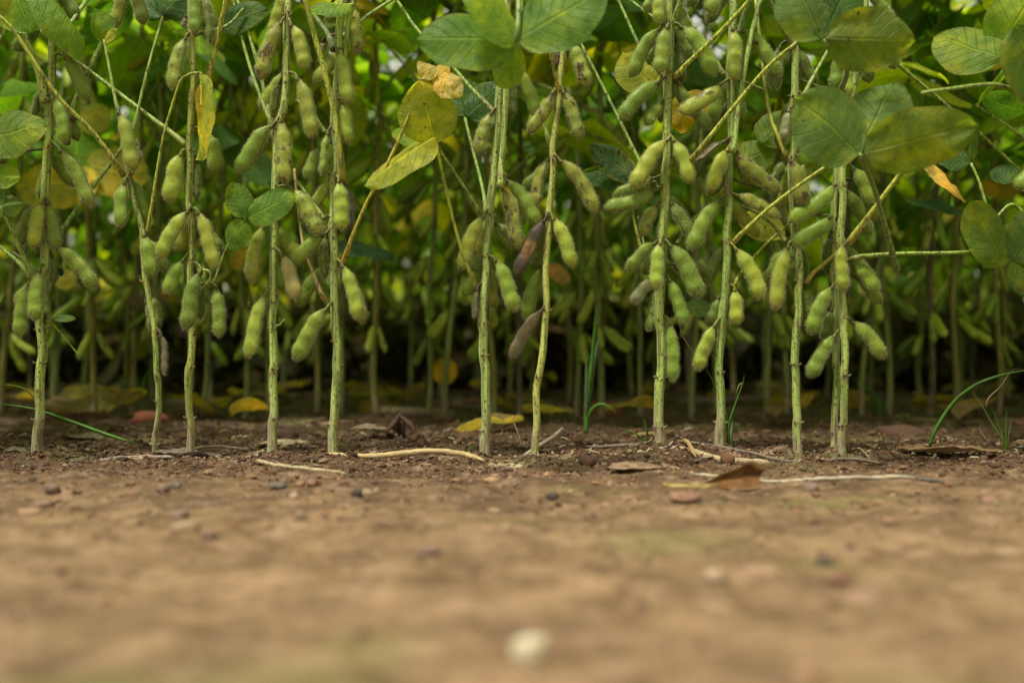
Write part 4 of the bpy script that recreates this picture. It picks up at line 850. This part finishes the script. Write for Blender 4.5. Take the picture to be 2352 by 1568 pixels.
# ------------------------------------------------------------------ ground litter
def soil_bits():
    ico_v = []; t = (1+5**.5)/2
    for a in (-1, 1):
        for b in (-t, t): ico_v += [(a, b, 0), (0, a, b), (b, 0, a)]
    ico_v = np.array(ico_v, float); ico_v /= np.linalg.norm(ico_v[0])
    from itertools import combinations
    el = min(np.linalg.norm(ico_v[0]-ico_v[i]) for i in range(1, 12))*1.05
    fs = []
    for a, b, c in combinations(range(12), 3):
        if all(np.linalg.norm(ico_v[p]-ico_v[q]) < el for p, q in ((a, b), (b, c), (a, c))):
            n = np.cross(ico_v[b]-ico_v[a], ico_v[c]-ico_v[a]); fs.append((a, b, c) if n.dot(ico_v[a]) > 0 else (a, c, b))
    fs = np.array(fs)
    def scatter(name, n, xr, yfun, size, tints, label, seed, cat=None, mat=M_CLOD):
        r = np.random.default_rng(seed); y = yfun(r, n); x = r.uniform(-1, 1, n)*(vis(y)+.06); s = size(r, n)
        z = ground_z(x, y)+s*.25
        v = ico_v[None]*(1+r.uniform(-.28, .28, (n, 12, 1)))*s[:, None, None]*np.stack([r.uniform(.8, 1.5, n), r.uniform(.8, 1.5, n), r.uniform(.5, .95, n)], 1)[:, None]
        a = r.uniform(0, 6.28, n); ca, sa = np.cos(a)[:, None], np.sin(a)[:, None]
        vx = v[..., 0]*ca-v[..., 1]*sa; vy = v[..., 0]*sa+v[..., 1]*ca
        v = np.stack([vx+x[:, None], vy+y[:, None], v[..., 2]+z[:, None]], -1).reshape(-1, 3)
        f = (fs[None]+np.arange(n)[:, None, None]*12).reshape(-1, 3)
        tt = np.array(tints)[r.integers(0, len(tints), n)]*r.uniform(.7, 1.25, (n, 1)); tt = np.repeat(tt, 12, 0)
        mb = MB(); mb.add(v, [f], None, tt)
        tag(link(name, mb.mesh(name, mat, False)), label, cat, None, 'stuff')
    soilc = [(.115, .062, .032), (.09, .047, .025), (.15, .085, .044), (.065, .035, .02)]
    scatter('soil_crumbs', 24000, 0, lambda r, n: r.triangular(-.15, .01, .30, n), lambda r, n: np.clip(r.lognormal(-7.15, .50, n), .0003, .0038), soilc, 'loose dark soil crumbs along the foot of the row', 1, 'soil crumbs')
    scatter('field_clods', 1500, 0, lambda r, n: r.uniform(.05, 1.6, n), lambda r, n: np.clip(r.lognormal(-5.9, .5, n), .001, .010), soilc, 'brown clods of earth lying under the rows behind', 2, 'clods')
    scatter('grit', 5000, 0, lambda r, n: r.triangular(-.57, -.12, .25, n), lambda r, n: np.clip(r.lognormal(-7.15, .55, n), .0004, .0035),
            [(.24, .15, .085), (.28, .18, .105), (.14, .085, .05), (.15, .10, .07), (.28, .14, .075), (.22, .14, .08), (.33, .24, .15), (.18, .11, .06), (.18, .11, .06), (.20, .125, .07)], 'fine multicoloured grit scattered over the bare soil', 3, 'grit', M_STONE)
soil_bits()
def debris():
    r = np.random.default_rng(44); mb = MB(); n = 1500
    for i in range(n):
        y = r.triangular(-.09, .0, .42); x = r.uniform(-1, 1)*(vis(y)+.05); L = min(.022, r.lognormal(-5.15, .55)); w = r.uniform(.0003, .0011)
        a = r.uniform(0, math.pi); a = a*.5 if r.random() < .4 else a; dx, dy = math.cos(a)*L/2, math.sin(a)*L/2
        z0, z1 = float(ground_z(x-dx, y-dy)), float(ground_z(x+dx, y+dy)); zm = float(ground_z(x, y))
        l0, l1 = r.uniform(.0002, .0018, 2); nx, ny = -dy/L*2*w, dx/L*2*w
        c = [(.34, .27, .15), (.22, .15, .08), (.10, .065, .04), (.05, .035, .025), (.42, .35, .21), (.16, .12, .08)][r.integers(0, 6)]
        p = [(x-dx, y-dy, z0+l0), (x+r.normal(0, .0006), y, max(zm, (z0+z1)/2)+.0007+(l0+l1)/2), (x+dx, y+dy, z1+l1)]
        v = []
        for k, (px, py, pz) in enumerate(p):
            q = (1, 1.3, .5)[k]; v += [(px-nx*q, py-ny*q, pz), (px+nx*q, py+ny*q, pz), (px, py, pz+w*q*1.3)]
        mb.add(v, [np.array([(0, 3, 4, 1), (1, 4, 5, 2), (2, 5, 3, 0), (3, 6, 7, 4), (4, 7, 8, 5), (5, 8, 6, 3)]), np.array([(0, 1, 2), (6, 8, 7)])], None, c)
    tag(link('plant_debris', mb.mesh('plant_debris', M_DEAD, False)), 'small broken bits of straw, stalk and dead leaf littering the soil under the row', 'plant debris', None, 'stuff')
debris()

def rock(name, px, py, wpx, asp, col, label, cat, seed, hfac=.7, mat=M_STONE):
    Y = GY(py+wpx*asp*.15); c = P(px, py, Y); s = wpx*.5*(Y+D)/F
    r = np.random.default_rng(seed); m, k = 9, 12
    th = np.linspace(.05, math.pi-.05, m)[:, None]; a = np.linspace(0, 2*math.pi, k, endpoint=False)[None]
    d = np.stack([np.sin(th)*np.cos(a), np.sin(th)*np.sin(a), -np.cos(th)*np.ones_like(a)], -1)
    n = 1+.55*vnoise(d[..., 0]*1.7+seed*3.1+d[..., 2], d[..., 1]*1.7+d[..., 2]*.9+seed, seed)+.25*vnoise(d[..., 0]*4+seed, d[..., 1]*4+d[..., 2]*3, seed+5)
    sc = np.array((1, r.uniform(.7, 1.1), asp*hfac/.7)); v = d*n[..., None]*s*sc
    v = np.clip(v, -s*.96*sc, s*.93*sc)
    mb = MB(); mb.add(v.reshape(-1, 3), ring_faces(m, k))
    z = float(ground_z(c[0], Y))+s*asp*.55
    o = link(name, mb.mesh(name, mat), None, (c[0], Y, z), (*col, 0)); tag(o, label, cat, 'loose stones on the bare soil')
PU, OR, TA, RE, GR, DK, CR = (.20, .135, .105), (.30, .185, .105), (.34, .235, .145), (.27, .15, .10), (.16, .135, .12), (.085, .065, .06), (.50, .43, .29)
for i, a in enumerate([
    (100, 1140, 48, .55, PU, 'purple-grey stone in the small heap before the leftmost plant'), (72, 1158, 62, .4, OR, 'flat orange stone in the small heap before the leftmost plant'), (120, 1124, 38, .7, PU, 'darker upright stone at the back of the small heap before the leftmost plant'),
    (405, 1128, 26, .8, GR, 'small grey stone before the thin crooked plant'), (374, 1136, 34, .6, PU, 'flat mauve stone beside the small grey one before the thin crooked plant'),
    (640, 1114, 38, .6, GR, 'bluish grey stone before the clean-stemmed plant'), (690, 1109, 22, .8, OR, 'small orange stone paired with a reddish one'), (717, 1109, 26, .8, RE, 'small reddish stone paired with an orange one'),
    (732, 1142, 24, .7, OR, 'amber pebble in front of the plant with the yellow stalk'), (820, 1140, 26, .9, DK, 'tiny dark violet pebble right of the amber one'), (790, 1163, 36, .4, TA, 'thin tan chip of stone below the dark violet pebble'),
    (1270, 1134, 34, .7, DK, 'blackish pebble before the leaning spindly plant'), (1130, 1098, 40, .5, OR, 'flat peach stone before the frayed-based plant'), (1137, 1158, 34, .5, TA, 'flat tan stone further forward below the peach one'),
    (1575, 1147, 76, .28, RE, 'long low pinkish stone just before the curled brown leaf'), (2272, 1141, 42, .6, RE, 'bright brick-red stone at the right side of the bare soil'), (1862, 1123, 40, .7, PU, 'rounded pinkish stone below the pale straw on the right'),
    (412, 1182, 42, .5, PU, 'mauve blurred stone in the left foreground'), (425, 1226, 66, .45, TA, 'tan blurred stone in the left foreground'), (482, 1238, 38, .5, PU, 'purplish blurred stone touching the tan one in the left foreground'),
    (1640, 1326, 54, .8, (.38, .28, .18), 'cream blurred stone in the right foreground'), (1215, 1485, 86, .85, (.56, .51, .36), 'large white blurred pebble nearest the camera'), (1895, 1292, 38, .7, DK, 'dark blurred pebble in the right foreground'),
    (2045, 1205, 40, .5, OR, 'orange tan blurred stone in the far right foreground'), (1848, 1552, 80, .6, OR, 'orange blurred stone at the bottom edge'), (1920, 1330, 50, .5, RE, 'dull red blurred stone near the dark pebble'),
    (985, 1275, 56, .35, PU, 'dull mauve blurred stone in the middle foreground'), (1700, 1112, 10, .5, OR, 'tiny orange chip beside the curled brown leaf')]):
    rock('stone', *a[:5], a[5], 'stone', i+3)
for i, a in enumerate([(347, 970, 96, .45, (.25, .09, .055), 'red-brown clod behind the thin crooked plant'), (1382, 944, 100, .55, (.25, .08, .05), 'red clod beside the tall grass in the gap right of the leaning plant'),
    (655, 994, 66, .5, (.10, .06, .045), 'dark crumbly clod behind the clean-stemmed plant'), (1020, 968, 50, .5, (.16, .08, .05), 'brown clod left of the frayed-based plant'), (2075, 988, 120, .35, (.11, .06, .04), 'wide dark clod on the right behind the double-stemmed plant'),
    (200, 960, 110, .3, (.13, .07, .045), 'low dark clod right of the leftmost plant'), (1350, 1062, 40, .7, (.12, .065, .04), 'small dark clod by the straw in the middle'), (1672, 1066, 40, .8, (.14, .07, .04), 'crumbly clod sitting on the split straw'), (1960, 1060, 36, .6, (.12, .06, .04), 'dark clod by the broken straw end on the right')]):
    rock('clod', *a[:5], a[5], 'clod', i+60, mat=M_CLOD)

def on_ground(px, py, lift=0):
    Y = GY(py); s = (Y+D)/F; x = (px-1176)*s; return np.array((x, Y, float(ground_z(x, Y))+lift))
def stalk(name, label, pts, w, col, cat, flat=.6, end=None, twigs=()):
    g = [on_ground(x, y) for x, y, *_ in pts]; rad = w*.5*(g[0][1]+D)/F
    for q, p in zip(pts, g): p[2] += rad*flat*.7+.001+(q[2]*D/F if len(q) > 2 else 0)
    b0 = g[0].copy(); mb = MB(); r = np.random.default_rng(int(pts[0][0])); c = crom([q-b0 for q in g], 40)
    c = c+np.stack([0*c[:, 0], .0008*r.standard_normal(40).cumsum()*.13, .0002*r.standard_normal(40)], 1)
    rr_ = rad*(1+.05*r.standard_normal(40)); rr_[:2] *= .6; rr_[-3:] *= np.array((.8, .6, .35))
    tube(mb, c, rr_, 8, 40, flat=flat)
    o = link(name, mb.mesh(name, M_STRAW), None, b0, (*col, 0)); tag(o, label, cat)
ST, SD, SG = (.52, .40, .20), (.075, .052, .034), (.34, .265, .165)
stalk('straw_stalk', 'straight pale yellow straw stalk lying between the yellow-stalked and frayed-based plants', [(748, 1047), (850, 1052), (980, 1054), (1060, 1054), (1112, 1059)], 13, ST, 'straw', .8)
stalk('straw_stalk', 'short cream straw piece lying in front of the clean-stemmed plant', [(588, 1070), (640, 1077), (720, 1082), (798, 1082)], 9, (.50, .44, .26), 'straw', .5)
stalk('straw_stalk', 'thin dark stalk lying just behind the short cream straw piece', [(600, 1052), (640, 1060), (690, 1066)], 5, SD, 'straw')
stalk('straw_stalk', 'arched grey dry stem lying across the foot of the thin crooked plant', [(375, 1042), (430, 1036, 4), (500, 1030, 10), (560, 1031, 4), (585, 1034)], 7, SG, 'straw')
stalk('straw_stalk', 'knobbly tan stem lying left of the thin crooked plant foot', [(250, 1053), (300, 1051), (350, 1049)], 8, SG, 'straw')
stalk('straw_stalk', 'black slender stem pointing from the leftmost plant towards the crooked one', [(140, 1056), (190, 1046), (240, 1036), (275, 1032)], 6, SD, 'straw')
stalk('straw_stalk', 'flat bleached strip lying before the thin crooked plant', [(95, 1057), (180, 1060), (260, 1055), (330, 1050), (400, 1054)], 7, (.42, .36, .28), 'straw', .3)
stalk('straw_stalk', 'long black and silver straw lying past the feet of the rightmost plants', [(1345, 1037), (1420, 1042), (1560, 1044), (1700, 1050), (1820, 1060), (1950, 1068), (2048, 1070)], 7, (.19, .155, .115), 'straw', .6)
stalk('straw_stalk', 'wide split pale straw lying before the plants with most pods and forked grass', [(1515, 1050), (1580, 1052), (1660, 1060), (1768, 1068)], 15, (.46, .36, .23), 'straw', .35)
stalk('straw_stalk', 'long thin cream straw lying in front of the curled brown leaf on the right', [(1590, 1096), (1760, 1102), (1900, 1106), (2060, 1108), (2110, 1108)], 8, (.50, .45, .32), 'straw', .6)
stalk('straw_stalk', 'dark tail of broken straw at the far right end of the long cream straw', [(2105, 1110), (2140, 1114), (2190, 1120)], 9, (.16, .14, .12), 'straw', .5)
stalk('straw_stalk', 'ochre stalk curving past the foot of the plant with most pods', [(1452, 1008), (1500, 1014, 6), (1545, 1028, 8), (1575, 1046, 10), (1598, 1062, 2)], 10, (.38, .27, .12), 'straw', .8)
stalk('straw_stalk', 'short forked tan straw just left of the plant with most pods', [(1345, 1038), (1390, 1050), (1440, 1058)], 6, SG, 'straw')
stalk('straw_stalk', 'grey twig bits beside the double-stemmed plant', [(1948, 1040), (1975, 1046, 8), (2000, 1060, 2)], 6, (.34, .25, .15), 'straw')
stalk('straw_stalk', 'thin dark stalk lying right of the double-stemmed plant', [(2000, 1064), (2060, 1060), (2120, 1056)], 4, SD, 'straw')
stalk('straw_stalk', 'thin dark root crossing the soil behind the straight yellow straw', [(800, 1016), (870, 1014), (940, 1012), (1010, 1014)], 4, SD, 'straw')
stalk('straw_stalk', 'low dark stalk between the frayed-based and leaning plants', [(1150, 1020), (1200, 1030), (1240, 1036)], 5, SD, 'straw')
stalk('straw_stalk', 'blurred thick pale stick lying in the second row left of the frayed-based plant', [(850, 956), (920, 962), (990, 958), (1045, 950)], 22, (.34, .27, .17), 'straw', .8)
# leaning grey stick
def stick(label, pts, w, col, name='stick', cat='stick'):
    g = [P(x, y, d/1000) for x, y, d in pts]; b0 = g[0]; mb = MB(); tube(mb, [q-b0 for q in g], w*.5*D/F, 7, 16)
    tag(link(name, mb.mesh(name, M_STRAW), None, b0, (*col, 0)), label, cat)
stick('grey weathered stick leaning on the soil behind the leaning spindly plant', [(1202, 1048, 4), (1240, 1022, 14), (1270, 1003, 22), (1292, 984, 30)], 10, (.40, .33, .25))
stick('hair-thin dry stem standing between the frayed-based and leaning plants', [(1197, 1024, 3), (1192, 1000, 3), (1181, 972, 5), (1178, 954, 5)], 2.4, (.36, .25, .16))
stick('thin dry tendril rising left of the plant with forked grass', [(1560, 700, 10), (1564, 760, 10), (1590, 805, 8), (1612, 828, 6)], 2.5, (.40, .30, .14), 'tendril', 'tendril')
# dark curled remains behind the row
def remains():
    base = on_ground(915, 1005); root = empty('dead_stem', base); tag(root, 'dark brown curled dead plant stub standing in the gap behind the straw stalk', 'dead stem')
    r = random.Random(3)
    for a, b in [((-15, 0), (2, -52)), ((12, 0), (2, -54)), ((2, -50), (-30, -12)), ((4, -48), (40, -4)), ((-26, -20), (-22, 4)), ((24, -6), (58, 2)), ((-2, -2), (0, -50))]:
        sY = base[1]; p = P(915+a[0], 1005+a[1], sY)-base; q = P(915+b[0], 1005+b[1], sY+r.uniform(-.015, .015))-base; p[2] = max(p[2], 0); q[2] = max(q[2], 0)
        mb = MB(); tube(mb, [p, (p+q)/2+np.array((r.uniform(-.003, .003), r.uniform(-.004, .004), .001)), q], [.0022, .0030, .0016], 6, 10)
        link('twig', mb.mesh('twig', M_DRY), root, color=(.10, .055, .035, 0))
remains()

def dead_leaf(label, px, py, wpx, depth, col, seed, rot=0.0, hump=.25, crumple=.06, tilt=0, group=None, mat=None, fold=-.25, cat='fallen leaf', hgt=None):
    c = on_ground(px, py); L = wpx*(c[1]+D)/F; mb = MB()
    leaflet_geo(mb, L, depth, fold, hump, .08, seed, 26, 17, (1, 1, 1), None, .5, 0, crumple)
    v = mb.v[0]; v[:, 1] -= L/2; lo = np.percentile(v[:, 2], 5); v[:, 2] -= lo; v[:, 2] *= .6
    o = link('fallen_leaf', mb.mesh('fallen_leaf', mat or M_DEAD), None, (c[0], c[1], c[2]+(hgt if hgt is not None else .0)), (*col, .6))
    o.rotation_euler = (tilt, 0, rot-math.pi/2)
    tag(o, label, cat, group)
dead_leaf('crumpled papery tan leaf lying just before the plant with most pods', 1485, 1080, 175, .04, (.30, .205, .125), 4, .03, .08, .04)
dead_leaf('pale yellowish leaf flat on the soil right of the straight straw end', 1162, 1064, 96, .03, (.42, .37, .22), 8, 0, .1, .03)
dead_leaf('tan leaf flat on the soil behind the foot of the clean-stemmed plant', 655, 1026, 130, .045, (.42, .36, .22), 9, .15, .12, .04)
dead_leaf('long crinkled brown leaf lying at the right edge of the row', 2235, 1050, 250, .034, (.20, .125, .06), 12, -.06, .10, .05)
dead_leaf('ragged brown leaf joining the crinkled one near the right edge', 2120, 1044, 120, .04, (.22, .14, .07), 15, -.05, .2, .08)
dead_leaf('grey rolled leaf scrap left of the leftmost plant foot', 42, 1040, 60, .03, (.30, .26, .17), 17, .4, .5, .12)
dead_leaf('thin grey leaf lying in the gap right of the leftmost plant', 190, 1002, 90, .05, (.25, .20, .14), 21, 0, .2, .05)
dead_leaf('grey-brown leaf lying behind the straight straw in the wide gap', 860, 1008, 110, .05, (.27, .20, .13), 22, .1, .3, .06)
dead_leaf('dark twisted dry leaf lying across the foot of the brown-scarred plant', 430, 1046, 150, .022, (.16, .12, .10), 25, .18, .2, .08)
dead_leaf('low flat leaf scrap on the soil before the plant with the yellow stalk', 860, 1046, 80, .025, (.25, .20, .15), 26, 0, .1, .04)
# the curled orange-brown leaf
def curled():
    c = on_ground(1650, 1122); mb = MB(); L = 200*(c[1]+D)/F
    nu, nv = 34, 13; u = np.linspace(0, 1, nu); V = np.linspace(-1, 1, nv)
    U, VV = np.meshgrid(u, V, indexing='ij'); T1 = .5+.5*VV      # T1: 0 lower rim, 1 upper rim
    x = ((u-.5)*L)[:, None]+.006*T1*np.clip((U-.6)/.3, 0, 1)
    hgt = .0030+.0135*np.clip((U-.40)/.42, 0, 1)**1.3-.0085*np.clip((U-.86)/.14, 0, 1)**1.2
    hgt = hgt*(.25+.75*np.clip(U/.12, 0, 1))
    lean = .9-.9*np.clip((U-.25)/.45, 0, 1)
    z = .0008+hgt*T1*np.cos(lean*.9)+.0014*vnoise(U*10, VV*3, 4)*T1+.003*np.clip((U-.93)/.07, 0, 1)
    y = .010*np.sin(T1*2.6)*(.35+.65*U)+hgt*T1*np.sin(lean)*1.6-.007*U+.002*vnoise(U*7, VV*2, 7)
    v = np.stack([x, y, z], -1).reshape(-1, 3)
    i = np.arange(nu-1)[:, None]*nv+np.arange(nv-1)[None, :]
    q = np.stack([i, i+1, i+nv+1, i+nv], -1).reshape(-1, 4)
    t = (np.clip((U-.35)/.2, 0, 1)*np.clip((.95-T1)/.12, 0, 1)).reshape(-1, 1); tint = (1-t)*np.array((.46, .34, .16))+t*np.array((.17, .080, .022))
    mb.add(v, [q], np.stack([VV*.5+.5, U], -1).reshape(-1, 2), tint)
    tube(mb, [(-L*.5-.004, 0, .003), (-L*.5, 0, .0012), (0, 0, .0016)], [.0016, .0013, .0008], 6, 12, (.5, .38, .14))
    tag(link('fallen_leaf', mb.mesh('fallen_leaf', M_DEAD), None, (c[0]-.003, c[1], c[2]), (1, 1, 1, 0)), 'curled dark orange-brown leaf with yellow tail lying on bare soil in front of the row', 'fallen leaf')
curled()
# the big yellow leaves caught between the rows
def standing_leaf(label, px, py, wpx, hpx, Y, col, seed, nrm=(0, -1, .4), rot=0, alpha=.6):
    c = P(px, py, Y); s = (Y+D)/F; L = wpx*s; mb = MB()
    leaflet_geo(mb, L, hpx*s*1.15, .1, .15, .05, seed, 16, 11, (1, 1, 1), None, .9, 0, .02)
    o = link('fallen_leaf', mb.mesh('fallen_leaf', M_LEAF), None, (0, 0, 0), (*col, alpha))
    a = np.array((math.cos(rot), 0, math.sin(rot)))*L/2
    o.matrix_basis = leaf_matrix(c-a, c+a, nrm); tag(o, label, 'fallen leaf')
YL = (.50, .40, .08)
standing_leaf('large yellow leaf resting on edge on the ground right of the leftmost plant', 200, 914, 135, 66, GY(955), (.42, .40, .17), 3, (0, -1, .5), -.15)
standing_leaf('ragged amber leaf caught upright on a stem left of the frayed-based plant', 1020, 850, 62, 58, .50, (.55, .36, .05), 5, (0, -1, .2), .4)
standing_leaf('large yellow leaf hanging blurred behind the leftmost plant pods', 130, 418, 190, 110, .30, (.40, .375, .05), 6, (0, -1, .3), .1, .2)
standing_leaf('large yellow leaf hanging blurred behind the thin crooked plant pods', 262, 390, 150, 120, .32, (.40, .375, .05), 8, (0, -1, .5), -.25, .2)
standing_leaf('orange yellow leaf glowing behind the thick stem of the leftmost plant', 215, 270, 80, 70, .34, (.40, .375, .05), 9, (0, -1, .3), .8, .2)
standing_leaf('small round yellow leaf low behind the leftmost plant', 150, 640, 50, 45, .40, (.40, .375, .05), 10, (0, -1, .3), 0, .2)
standing_leaf('orange yellow leaf behind the pods of the clean-stemmed plant', 565, 590, 80, 55, .42, (.44, .34, .06), 11, (0, -1, .3), .3, .2)
standing_leaf('pale round blurred leaf low in the gap left of the forked-grass plant', 1608, 705, 66, 44, .30, (.16, .27, .09), 12, (0, -1, .6), 0, .1)
standing_leaf('dark blue-green blurred leaf in the wide gap behind the yellow stalk', 830, 568, 150, 60, .25, (.04, .10, .045), 13, (0, -.6, .9), -.12, .1)
standing_leaf('yellow leaf blurred between the two rightmost plants', 2295, 430, 100, 50, .42, (.44, .34, .04), 14, (0, -1, .5), 0, .2)
standing_leaf('dark green blurred leaf right of the rightmost front plant', 2165, 470, 170, 70, .22, (.05, .12, .05), 15, (0, -.5, 1), -.1, .1)
standing_leaf('tan withered leaf hanging low right of the leaning spindly plant', 1283, 628, 70, 34, .36, (.42, .28, .12), 16, (0, -1, .3), -.6, .3)
r3 = random.Random(21)
for i in range(44):
    Y = r3.choice([r3.uniform(.22, .62), r3.uniform(.4, .75), r3.uniform(.75, 1.2)]); x = r3.uniform(-1, 1)*vis(Y); s = (Y+D)/F; px = 1176+x/s
    w, o = place_words(px, 'fall'); col = r3.choice([(.25, .20, .06), (.27, .22, .10), (.25, .18, .09), (.26, .19, .05), (.20, .13, .07), (.26, .21, .11)])
    cn = 'yellow' if col[2] < .065 and col[0] > .24 else ('brown' if col[0] < .255 else 'faded')
    c = (x, Y, float(ground_z(x, Y))); mb = MB(); leaflet_geo(mb, r3.uniform(.05, .08), r3.uniform(.035, .055), -.3, r3.uniform(.1, .6), .1, i, 10, 7, (1, 1, 1), None, .5, 0, .05)
    lo = mb.v[0][:, 2].min(); mb.v[0][:, 2] -= lo
    ob = link('fallen_leaf', mb.mesh('fallen_leaf', M_LEAF), None, (c[0], c[1], c[2]+.001), (*col, .5)); ob.rotation_euler = (r3.uniform(-.1, .35), r3.uniform(-.3, .3), r3.uniform(0, 6.28))
    tag(ob, '%s%s fallen leaf under the rows, %s' % (o, cn, w), 'fallen leaf', 'leaves fallen under the rows')

# ------------------------------------------------------------------ grasses
def grass(label, base_px, blades, group=None):
    x, y, d = base_px; b = P(x, y, d); b[2] = float(ground_z(b[0], b[1]))-.001
    root = empty('grass_tuft', b); tag(root, label, 'grass', group)
    for pts, w, col in blades:
        g = [P(px, py, (d+dd/1000)) for px, py, dd in pts]; s = (d+D)/F
        c = crom([q-b for q in g], 22); t = np.linspace(0, 1, 22); hw = w*.5*s*np.clip(1.15-t**2.2*1.15, .04, 1)*np.clip(.55+t*3, 0, 1)
        T, S, N = frames(c)
        tw = .5*np.sin(t*3+w); Sx = S*np.cos(tw)[:, None]+N*np.sin(tw)[:, None]; Nx = N*np.cos(tw)[:, None]-S*np.sin(tw)[:, None]
        v = np.stack([c-Sx*hw[:, None], c-Nx*hw[:, None]*.35, c+Sx*hw[:, None], c+Nx*(hw[:, None]*-.35+.00012)], 1).reshape(-1, 3)
        mb = MB(); mb.add(v, ring_faces(22, 4))
        link('blade', mb.mesh('blade', M_GRASS), root, color=(*col, 0))
GG, GB, GY_, GT = (.12, .30, .04), (.20, .32, .15), (.20, .27, .06), (.36, .28, .15)
grass('tall upright grass shoot standing in the gap right of the leaning spindly plant', (1345, 990, GY(1000)),
  [([(1345, 1000, 0), (1350, 920, 0), (1362, 800, -4), (1370, 705, -6)], 15, GG), ([(1347, 960, 0), (1356, 900, 4), (1370, 800, 6), (1384, 758, 4)], 10, GB), ([(1346, 960, 0), (1347, 880, -6), (1348, 830, -8), (1358, 815, -8)], 11, GB),
   ([(1346, 975, 0), (1360, 940, -4), (1385, 928, -8), (1420, 948, -12)], 8, GG), ([(1345, 990, 0), (1352, 940, 0), (1358, 900, 2)], 10, GB)])
grass('forked grass blades at the right foot of the third stem from the right', (1676, 1035, .004),
  [([(1676, 1036, 0), (1674, 980, -2), (1690, 925, -4), (1706, 880, -6), (1709, 862, -6)], 7, GG), ([(1672, 1036, 0), (1670, 960, 2), (1658, 920, 4), (1640, 880, 8), (1612, 828, 6)], 6, GG), ([(1680, 1034, 0), (1679, 1000, -2), (1683, 960, -2)], 8, GB), ([(1706, 880, -6), (1698, 884, -6), (1690, 905, -8)], 3.5, GT)])
grass('two short grass blades left of the plant with most pods', (1485, 1022, .012),
  [([(1488, 1024, 0), (1486, 990, -2), (1478, 958, -4)], 7, GG), ([(1484, 1016, 0), (1460, 996, -2), (1420, 982, -6)], 4, GG), ([(1510, 1000, 6), (1516, 930, 6), (1530, 878, 4)], 7, GB)])
grass('long arching grass blade curving up to the right edge', (2134, 1026, .03),
  [([(2134, 1028, 0), (2150, 985, 0), (2190, 925, 0), (2240, 885, -4), (2300, 862, -8), (2380, 845, -12)], 13, GG)])
grass('small grass tuft with white foot and dry tips near the right edge', (2312, 1048, 0),
  [([(2313, 1050, 0), (2305, 1015, 0), (2280, 975, -4), (2255, 930, -6), (2232, 900, -8)], 6, GY_), ([(2310, 1048, 0), (2303, 1005, 2), (2290, 965, 2), (2279, 938, 2)], 7, GG), ([(2311, 1040, 0), (2311, 990, -2), (2312, 935, -4)], 4.5, GG), ([(2312, 1040, 0), (2318, 995, 0), (2326, 952, 2)], 6, GY_),
   ([(2270, 1018, 4), (2250, 985, 4), (2252, 978, 4), (2258, 980, 4)], 5, GT), ([(2265, 935, 0), (2270, 915, 0), (2300, 885, 0), (2325, 850, 0), (2352, 848, 0)], 4, GT)])
grass('long grass blade slanting down to the soil from the left edge past the leftmost plant', (305, 1016, .008),
  [([(305, 1016, 0), (240, 995, 0), (160, 966, 4), (80, 940, 8), (0, 928, 10), (-60, 928, 12)], 8, GG)])
grass('thin curved grass blade entering at the left edge behind the leftmost plant', (78, 912, .03),
  [([(78, 912, 0), (55, 893, 0), (20, 884, 0), (-20, 886, 0)], 5, GY_)])
grass('tiny grass shoot between the yellow-stalked and frayed-based plants', (1078, 1034, .01),
  [([(1078, 1036, 0), (1079, 1026, 0), (1078, 1018, 0)], 5, GG), ([(1078, 1036, 0), (1082, 1028, 0), (1086, 1026, 0)], 4, GG)])
grass('blurred low grass tuft behind the rightmost plant in the second row', (2020, 952, .48),
  [([(2020, 956, 0), (2010, 910, 0), (1990, 890, 0), (1955, 884, 0)], 10, GG), ([(2022, 956, 0), (2035, 930, 0), (2060, 900, 0)], 9, GG), ([(2021, 956, 0), (2022, 925, 0), (2018, 900, 0)], 8, GB)])
grass('blurred broad-leaved green weed low in the second row behind the thin crooked plant', (310, 925, .60),
  [([(310, 930, 0), (312, 880, 0), (300, 820, 0)], 14, GG), ([(312, 930, 0), (330, 880, 0), (350, 840, 0)], 12, GG), ([(308, 930, 0), (290, 890, 0), (270, 860, 0)], 12, GG)])

# a small dark beetle on the pod of the leftmost plant
def beetle():
    c = P(140, 625, .006); root = empty('beetle', c); tag(root, 'small dark green beetle on a shaded pod of the leftmost plant', 'beetle')
    m, k = 9, 10; th = np.linspace(.05, math.pi-.05, m)[:, None]; a = np.linspace(0, 2*math.pi, k, endpoint=False)[None]
    d = np.stack([np.sin(th)*np.cos(a)*.0022, np.sin(th)*np.sin(a)*.002, -np.cos(th)*np.ones_like(a)*.0034], -1); mb = MB(); mb.add(d.reshape(-1, 3), ring_faces(m, k))
    link('body', mb.mesh('body', M_STONE), root, color=(.01, .04, .03, 0))
    for s in (-1, 0, 1):
        mb = MB(); tube(mb, [(.001, 0, s*.0015), (.003, -.001, s*.0022), (.0042, 0, s*.003-.001)], .0002, 5, 6); link('leg', mb.mesh('leg', M_STONE), root, color=(.01, .02, .02, 0))
beetle()
